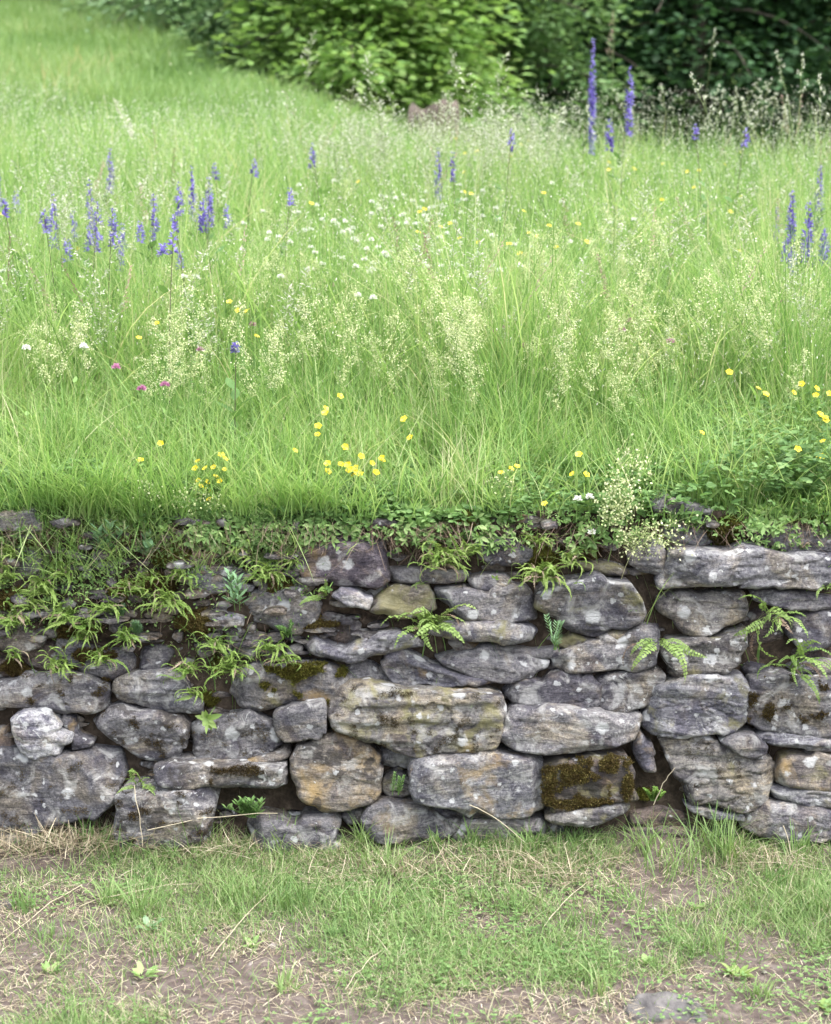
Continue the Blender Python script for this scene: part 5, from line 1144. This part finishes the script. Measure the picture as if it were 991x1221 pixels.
# rock in the ground
def rock(u, v, sx, sy, sz, label, seed):
    p = ground_pt(u, v); g = G(); nu, nv = 72, 30; a = np.linspace(0, 2*PI, nu, endpoint=False); b = np.linspace(.0, PI/2, nv); A_, B_ = np.meshgrid(a, b)
    r = 1+.16*fbm(np.cos(A_)*1.6+seed, np.sin(A_)*1.6, B_*1.2, 140, 4)
    sq = lambda t: np.sign(t)*np.abs(t)**.75
    x = sq(np.cos(A_))*np.cos(B_)**.8*sx*r; y = sq(np.sin(A_))*np.cos(B_)**.8*sy*r; z = np.sin(B_)**.8*sz*(1+.35*fbm(x*22, y*22, seed, 143, 4))-.008
    z += .004*np.sign(noise(x*60, y*18, 0, 144))*np.abs(noise(x*60, y*18, 0, 144))**.5*np.sin(B_)
    idx = np.arange(nu*nv).reshape(nv, nu); nx_ = np.roll(idx, -1, 1); q = np.stack([idx[:-1], nx_[:-1], nx_[1:], idx[1:]], -1).reshape(-1, 4)
    g.add(np.stack([x, y, z], -1).reshape(-1, 3), q); o = g.build('rock', M['rock'], smooth=True); o.location = p
    o['seed'] = float(seed); o['tilt'] = 1.2; o['lichen'] = -1.0; o['ochre'] = .2; o['olive'] = 0.2; o['dark'] = .3; o.color = (.50, .48, .52, 1); tag(o, label, 'rock')
rock(793, 1203, .084, .075, .022, 'flat grey rock half sunk in the bare soil at the bottom right', 4)
rock(3, 1078, .03, .03, .018, 'small bluish stone in the grass at the left photo edge', 9)
rock(415, 1163, .012, .012, .008, 'tiny pale stone in the short grass left of centre', 12)
# tufts in lawn and at the wall foot
T = [(168, 1095, 40, .12, (.4, .8), 'tall bright broad bladed grass tuft in the left lawn'), (105, 965, 26, .13, (.2, .5), 'bluish grass tuft in front of the large dark boulder'), (285, 1075, 120, .09, (.3, .7), 'dense green grass tuft below the square block in the left lawn'),
     (355, 1080, 110, .08, (.3, .7), 'dense grass tuft below the gap left of the flat foot slab'), (455, 1040, 70, .11, (.4, .8), 'grass tuft at the wall foot below the ochre stone'), (430, 1010, 50, .12, (.4, .8), 'grass tuft standing against the wall foot right of the flat slab'),
     (800, 1040, 60, .14, (.4, .8), 'long bladed grass tuft at the wall foot below the big pale split block'), (850, 1020, 70, .16, (.4, .8), 'tallest grass tuft at the wall foot on the right'), (870, 1030, 50, .13, (.4, .8), 'grass tuft right beside the tallest one at the wall foot'),
     (560, 1010, 30, .10, (.3, .7), 'small grass tuft at the wall foot below the pale block'), (740, 1075, 70, .07, (.3, .6), 'short grass tuft in the right lawn'), (610, 1080, 90, .07, (.3, .6), 'short dense grass tuft in the middle lawn'), (690, 1105, 60, .06, (.3, .6), 'small grass tuft right of the middle lawn'),
     (60, 1120, 60, .06, (.3, .6), 'short grass tuft at the left edge of the lawn'), (345, 1180, 50, .06, (.5, .9), 'fresh green grass tuft at the bottom left of centre'), (245, 980, 40, .10, (.4, .8), 'grass tuft between the square block and the weeds'), (30, 1085, 50, .07, (.3, .6), 'bluish short grass tuft beside the left edge stone'),
     (920, 1060, 50, .08, (.3, .6), 'grass tuft in the lawn below the right foot stone'), (980, 1090, 60, .08, (.3, .6), 'grass tuft at the right photo edge of the lawn'), (140, 1010, 70, .09, (.2, .6), 'shaggy grass tuft at the foot left of the square block'), (335, 1010, 40, .10, (.3, .8), 'grass tuft in front of the flat foot slab'), (490, 1110, 60, .06, (.4, .8), 'light green grass tuft in the middle of the lawn')]
T += [(520, 1015, 40, .08, (.4, .8), 'small grass tuft at the wall foot right of the pointed foot stone'), (630, 1015, 36, .09, (.3, .8), 'grass tuft at the wall foot left of the brown mossy stone'), (690, 1015, 40, .08, (.4, .8), 'grass tuft at the wall foot below the brown mossy stone'),
 (950, 1022, 50, .10, (.4, .8), 'grass tuft at the wall foot under the right corner stone'), (50, 1012, 60, .07, (.2, .6), 'grass tuft at the foot of the large dark boulder'), (215, 1030, 60, .07, (.3, .7), 'grass tuft below the square foot block'), (775, 1018, 60, .12, (.4, .8), 'grass tuft at the foot below the small leafy herb'),
 (130, 1080, 50, .08, (.4, .9), 'bright grass tuft left of the tall broad bladed one'), (200, 1140, 60, .06, (.4, .9), 'low bright tuft in the lower left lawn'), (80, 1190, 60, .05, (.4, .9), 'low tuft at the bottom left of the lawn'), (560, 1130, 70, .06, (.4, .9), 'low tuft below the middle of the lawn'), (860, 1130, 60, .07, (.4, .9), 'tuft in the lawn above and right of the half sunk rock'), (720, 1185, 36, .07, (.4, .9), 'tuft touching the left side of the half sunk rock'), (905, 1190, 50, .05, (.4, .9), 'low tuft at the bottom right corner area'), (430, 1090, 60, .08, (.4, .9), 'tuft in the upper middle lawn left of the light green one')]
for u, v, n, L, tt, lab_ in T:
    base = ground_pt(u, max(v, 1012)); grass_tuft(0, 0, n, L, lab_, 'lawn', base=base, tint=tt, wdt=.0036 if n < 60 else .0026, bend=.3, spread=.016 if n < 60 else .035)
def weed(u, v, n, L, W, mat, label):
    root = empty('ground_weed', ground_pt(u, v)); gl = G()
    for i in range(n):
        a = i*2.4+random.uniform(-.4, .4); st = np.array([[math.cos(a)*L*.15, math.sin(a)*L*.15, .003]])
        leaves(gl, st, np.array([[math.cos(a), math.sin(a), random.uniform(.1, .9)]]), np.array([[-math.cos(a)*.4, -math.sin(a)*.4, 1.]]), L*random.uniform(.5, 1.1), W*random.uniform(.7, 1.2), random.uniform(.3, .9), .15)
    gl.build('foliage', M[mat], root); gs = G(); tube(gs, [(0, 0, -.01), (0, 0, .004)], .003, .002, 5); gs.build('stem', M['stem'], root); tag(root, label, 'weed', 'broad leaved weeds in the lawn')
for a in ((880, 1165, 12, .045, .018, 'fernlight', 'pale broad leaved weed right of the half sunk rock'), (985, 1205, 7, .03, .016, 'fernlight', 'pale leaves in the bottom right corner of the lawn'), (178, 1108, 6, .04, .022, 'glauc', 'grey green broad leaf weed below the tall bright tuft'),
          (300, 1130, 8, .03, .014, 'bank', 'small weed in the left lawn near the lying dry stalk'), (170, 1165, 9, .045, .016, 'bank', 'bright broad leaved weed in the lower left lawn'), (400, 1115, 10, .03, .014, 'forb', 'low dark weed left of centre in the lawn'), (500, 1085, 9, .03, .013, 'bank', 'low weed in the centre of the lawn'),
          (650, 1140, 9, .032, .014, 'forb', 'low dark weed right of centre in the lawn'), (60, 1160, 9, .032, .013, 'bank', 'low weed at the left side of the lawn'), (830, 1085, 8, .03, .012, 'bank', 'small weed in the right lawn below the long bladed tufts'), (770, 1150, 8, .03, .014, 'bank', 'small weed just above the half sunk rock'), (560, 1180, 8, .026, .012, 'forb', 'tiny weed in the bare soil at the bottom centre')):
    weed(*a)
# clumps of dry straw at the foot
def straw_pile(u, v, n, R, L, label, kind='stuff'):
    p = np.array(ground_pt(u, max(v, 1008))); p[1] = min(p[1], 4.13)
    g = G(); B = np.stack([rng.normal(0, R, n), rng.normal(0, R*.35, n), np.abs(rng.normal(0, .015, n))], 1)
    blades(g, B, rng.uniform(.3, 1, n)*L*.35, .0015*rng.uniform(.6, 1.5, n), rng.uniform(0, 2*PI, n), rng.normal(1.4, .8, n), rng.normal(.6, .8, n), 5, rng.random(n))
    o = g.build('dry_grass', M['straw']); o.location = tuple(p); tag(o, label, 'dry grass', kind=kind)
straw_pile(100, 1010, 620, .10, .20, 'heap of dry straw at the wall foot under the large dark boulder')
straw_pile(20, 1020, 260, .09, .16, 'dry straw at the wall foot at the left photo edge')
straw_pile(250, 1020, 260, .09, .14, 'dry straw below the square foot block')
straw_pile(640, 1040, 320, .14, .16, 'dry straw spread at the wall foot in the middle')
straw_pile(900, 1035, 240, .10, .14, 'dry straw at the foot of the right stones')
straw_pile(470, 1045, 260, .10, .14, 'dry straw below the wall foot near the centre')
# single long dry stalks
ST = [((175,990),(330,970),'long dry stalk leaning across the square foot block',1), ((250,1150),(325,1070),'long dry stalk lying in the left lawn below the grass tuft',0), ((160,935),(170,1010),'thin dry stalk standing in front of the square block top',1), ((560,960),(625,1005),'dry stalk leaning from the long pale block to the ground',1),
      ((905,1050),(960,1010),'pale forked dry twig at the right lawn, right branch',1), ((880,1035),(985,1045),'dry stalk lying along the right foot of the wall',0), ((935,985),(950,1065),'pale dry stalk standing at the right before the foot stone',1), ((455,1140),(410,1190),'dry stalk lying at the bottom of the lawn centre',0), ((200,1015),(290,1025),'dry stalk lying at the foot of the square block',0),
      ((95,1085),(240,1060),'long bent dry stalk lying in the upper left lawn',0), ((650,1110),(700,1060),'dry stalk lying in the right middle lawn',0), ((655,1085),(600,1060),'dry stalk in the middle lawn near the dense tuft',0), ((780,960),(805,915),'dry stem leaning in the gap left of the split block',1), ((100,1060),(5,1130),'dry stalk lying at the left photo edge',0)]
for (a, b, labl, onwall) in ST:
    if onwall: pa_, pb_ = np.array(wall_pt(*a, -.07)), np.array(wall_pt(*b, -.09))
    else: pa_, pb_ = np.array(ground_pt(*a)), np.array(ground_pt(*b)); 
    if not onwall: pa_[1] = min(pa_[1], 4.08); pb_[1] = min(pb_[1], 4.08); pa_[2] += .012; pb_[2] += .016
    g = G(); t = np.linspace(0, 1, 8)[:, None]; Pp = (pb_-pa_)*t+np.array([0, 0, .012])*np.sin(t*PI)+rng.normal(0, .0015, (8, 3)); tube(g, Pp, .0013, .0008, 5, .8); o = g.build('dry_stalk', M['straw'], smooth=True); o.location = tuple(pa_); tag(o, labl, 'dry stalk')

# ------------------------------------------------------------------ trees and shrubs behind
def tree(name, label, cat, x, y, h, r, cb, nl, leaf, mat, group=None, droop=.25, trunk_r=.1, branches=46, flatb=.5, vis_lo=None, z0=None):
    z = float(H(x, y)) if z0 is None else z0
    root = empty(name, (x, y, z)); gt, gl = G(), G()
    wob = np.array([[random.gauss(0, .04)*h*.1, random.gauss(0, .04)*h*.1, 0] for _ in range(7)]); P = np.linspace(0, 1, 7)[:, None]*np.array([0, 0, h*.95])+wob; P[0] = (0, 0, -.1)
    tube(gt, P, trunk_r, trunk_r*.25, 8)
    nl, leaf = (int(nl*1.0), leaf*1.15) if mat == 'leaf_bright' else (int(nl*1.5), leaf*.92)
    branches = int(branches*.7) if mat == 'leaf_bright' else branches; per = nl//branches
    for b in range(branches):
        t = cb+(1-cb)*((b+random.random())/branches); a = b*2.4+random.uniform(-.4, .4)
        rr = r*math.sqrt(max(.05, 1-((t-cb)/(1-cb)*1.05-.28)**2*1.2))*random.uniform(.65, 1.15)
        st = np.array([np.interp(t, np.linspace(0, 1, 7), P[:, j]) for j in range(3)]); up = random.uniform(.0, .4)
        s = np.linspace(0, 1, 6)[:, None]; d = np.array([math.cos(a), math.sin(a), 0]); Q = st+d*rr*s+np.array([0, 0, 1])*(up*s-(droop+up*.6)*s*s)*rr
        tube(gt, Q, trunk_r*.28*(1-.5*t), .006, 5)
        # sprays of leaves off the limb
        ns = 9; q = rng.random(ns)**.6; sp = np.stack([np.interp(q, s[:, 0], Q[:, j]) for j in range(3)], 1)+rng.normal(0, rr*.10, (ns, 3))
        for c in sp:
            m = max(3, per//ns); off = rng.normal(0, 1, (m, 3))*np.array([1, 1, 1-flatb])*rr*.17; off[:, 2] -= np.linalg.norm(off[:, :2], axis=1)**2*.5/rr
            tn = random.gauss(.5, .2)
            aa = unit(off+d*.15*rr)*np.array([1, 1, .4])+rdir(m)*.35-np.array([0, 0, .15])
            leaves(gl, c+off, aa, rdir(m)*.5+np.array([0, 0, 1.]), leaf*rng.uniform(.7, 1.3, m), leaf*.55*rng.uniform(.8, 1.2, m), np.clip(tn+rng.normal(0, .1, m), 0, 1), .1)
    gt.build('trunk', M['bark'], root, smooth=True); gl.build('crown', M[mat], root); tag(root, label, cat, group); return root
def at(u, y): return (u-CX)/F*y*1.012
# shrubs at the hill edge, left to centre
tree('shrub', 'low blue green shrub at the top of the hillside, farthest left of the bushes', 'shrub', at(170, 27), 27.5, 2.6, 1.5, .05, 5000, .13, 'leaf_blue', 'bushes at the hillside edge', .35, .05, 30)
tree('shrub', 'arching blue green shrub second from left at the hillside edge', 'shrub', at(225, 24), 24.5, 2.9, 1.5, .03, 6500, .12, 'leaf_blue', 'bushes at the hillside edge', .4, .05, 34)
tree('shrub', 'wide drooping blue green shrub left of the bright green tree', 'shrub', at(270, 21.5), 21.5, 2.7, 1.35, .03, 7500, .11, 'leaf_blue', 'bushes at the hillside edge', .4, .05, 36)
tree('shrub', 'small drooping shrub nearest to the bright green tree on its left', 'shrub', at(318, 19), 19, 2.0, .95, .02, 6500, .10, 'leaf_blue', 'bushes at the hillside edge', .45, .04, 30)
tree('broadleaf_tree', 'bright yellow green young tree in the middle of the background', 'tree', at(420, 17.6), 17.6, 4.4, 1.25, .12, 15000, .11, 'leaf_bright', None, .25, .05, 46)
tree('broadleaf_tree', 'bright green tree right behind the weathered stump', 'tree', at(510, 18.6), 18.8, 5.0, 1.25, .10, 15000, .11, 'leaf_bright', None, .3, .06, 46)
tree('broadleaf_tree', 'mid green leafy tree between the bright trees and the dark wood', 'tree', at(600, 19.5), 19.8, 6, 1.3, .06, 14000, .11, 'leaf_mid', None, .3, .08, 50)
tree('broadleaf_tree', 'mid green tree standing behind the left shrubs', 'tree', at(330, 25), 25.5, 7, 2.2, .08, 14000, .14, 'leaf_mid', None, .3, .1, 50)
tree('broadleaf_tree', 'dim green tree behind the highest blue green shrub at upper left', 'tree', at(215, 31), 31, 8, 2.6, .1, 12000, .17, 'leaf_mid', None, .3, .1, 50)
zb = 1.2
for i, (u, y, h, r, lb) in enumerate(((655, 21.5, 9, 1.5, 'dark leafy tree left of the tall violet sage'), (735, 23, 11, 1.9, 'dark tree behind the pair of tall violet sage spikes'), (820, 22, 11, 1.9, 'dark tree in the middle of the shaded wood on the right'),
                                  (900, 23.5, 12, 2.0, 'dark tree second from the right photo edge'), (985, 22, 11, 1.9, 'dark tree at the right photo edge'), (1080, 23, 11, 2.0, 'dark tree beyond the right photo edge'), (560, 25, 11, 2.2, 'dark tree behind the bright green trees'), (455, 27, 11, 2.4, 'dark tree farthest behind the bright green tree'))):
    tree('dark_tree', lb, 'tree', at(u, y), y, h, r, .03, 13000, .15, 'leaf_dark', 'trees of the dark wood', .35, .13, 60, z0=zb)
# deep wood behind: one mass
g = G(); n = 60000; x = rng.uniform(-16, 20, n); y = rng.uniform(27, 36, n)+np.where(x < -4, 5, 0); z = rng.uniform(0.5, 15, n)
k = rng.random(n) < .35+.65*sstep(-.2, .3, noise(x*.8, z*.8, y*.5, 151)); P = np.stack([x, y, z], 1)[k]; n = len(P)
leaves(g, P, rdir(n)-np.array([0, 0, .3]), rdir(n)*.5+np.array([0, -.2, 1.]), rng.uniform(.25, .45, n), .2, np.clip(rng.normal(.4, .2, n), 0, 1), .1)
for i in range(70):
    x = random.uniform(-16, 20); y = random.uniform(26, 36); tube(g, [(x, y, 0), (x+random.gauss(0, .2), y, 8), (x, y, 15)], .16, .08, 6, .0)
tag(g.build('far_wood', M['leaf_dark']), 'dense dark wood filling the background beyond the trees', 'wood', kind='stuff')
# weathered stump
p = (at(510, 15.2), 15.2); zz = float(H(*p)); g = G(); nu, nv = 40, 14; a = np.linspace(0, 2*PI, nu, endpoint=False)
rows = []
for j in range(nv):
    t = j/(nv-1); rad = .20*(1.25-.45*t)*(1+.16*noise(np.cos(a)*2, np.sin(a)*2, t*1.5, 161)+.07*noise(np.cos(a)*7, np.sin(a)*7, t*.6, 162))
    top = .82*t+(.10*noise(np.cos(a)*2.2, np.sin(a)*2.2, 0, 163) if t > .8 else 0)*t
    rows.append(np.stack([rad*np.cos(a)*1.15+.05*t, rad*np.sin(a), top+0*a], 1))
V = np.concatenate(rows+[np.array([[.05, 0, .74]])]); idx = np.arange(nu*nv).reshape(nv, nu); nx_ = np.roll(idx, -1, 1); q = np.stack([idx[:-1], nx_[:-1], nx_[1:], idx[1:]], -1).reshape(-1, 4)
g.add(V, [q, np.stack([idx[-1], nx_[-1], np.full(nu, nu*nv)], 1)]); o = g.build('tree_stump', M['oldwood'], smooth=True); o.location = (p[0], p[1], zz-.04); o.scale = (1.2, 1.2, 1.1); tag(o, 'weathered grey brown tree stump behind the meadow under the bright tree', 'tree stump')

# ------------------------------------------------------------------ light, sky, camera
w = bpy.data.worlds.new('World'); scene.world = w; w.use_nodes = True; nt = w.node_tree; nt.nodes.clear()
EL, AZ = math.radians(64), math.radians(130)      # azimuth measured from +Y towards +X
sky = N(nt, 'ShaderNodeTexSky', sky_type='NISHITA', sun_disc=False, sun_elevation=EL, sun_rotation=AZ, air_density=1.0, dust_density=3.5, ozone_density=1.0)
hs = N(nt, 'ShaderNodeHueSaturation', i={'Saturation': .40}); bg = N(nt, 'ShaderNodeBackground', i={'Strength': .15}); ow = N(nt, 'ShaderNodeOutputWorld')
nt.links.new(sky.outputs[0], hs.inputs['Color']); nt.links.new(hs.outputs[0], bg.inputs[0]); nt.links.new(bg.outputs[0], ow.inputs[0])
sl = bpy.data.lights.new('sun', 'SUN'); sl.energy = 1.5; sl.angle = math.radians(60); sl.color = (1, .96, .90)
so = bpy.data.objects.new('sun', sl); COL.objects.link(so)
d = Vector((math.sin(AZ)*math.cos(EL), math.cos(AZ)*math.cos(EL), math.sin(EL))); so.rotation_euler = (-d).to_track_quat('-Z', 'Y').to_euler(); so.location = (0, 0, 12)
cam = bpy.data.cameras.new('camera'); co = bpy.data.objects.new('camera', cam); COL.objects.link(co); scene.camera = co
co.location = (0, 0, CAMZ); co.rotation_euler = (PI/2-PITCH, 0, 0)
cam.sensor_fit = 'HORIZONTAL'; cam.sensor_width = 36; cam.lens = F/991*36; cam.clip_end = 2000; cam.clip_start = .05
cam.dof.use_dof = True; cam.dof.focus_distance = 4.25; cam.dof.aperture_fstop = 5.0
scene.view_settings.view_transform = 'Standard'; scene.view_settings.look = 'None'; scene.view_settings.gamma = 1; scene.view_settings.exposure = 1.88
scene.cycles.max_bounces = 6; scene.cycles.diffuse_bounces = 4; scene.cycles.transmission_bounces = 4; scene.cycles.transparent_max_bounces = 4
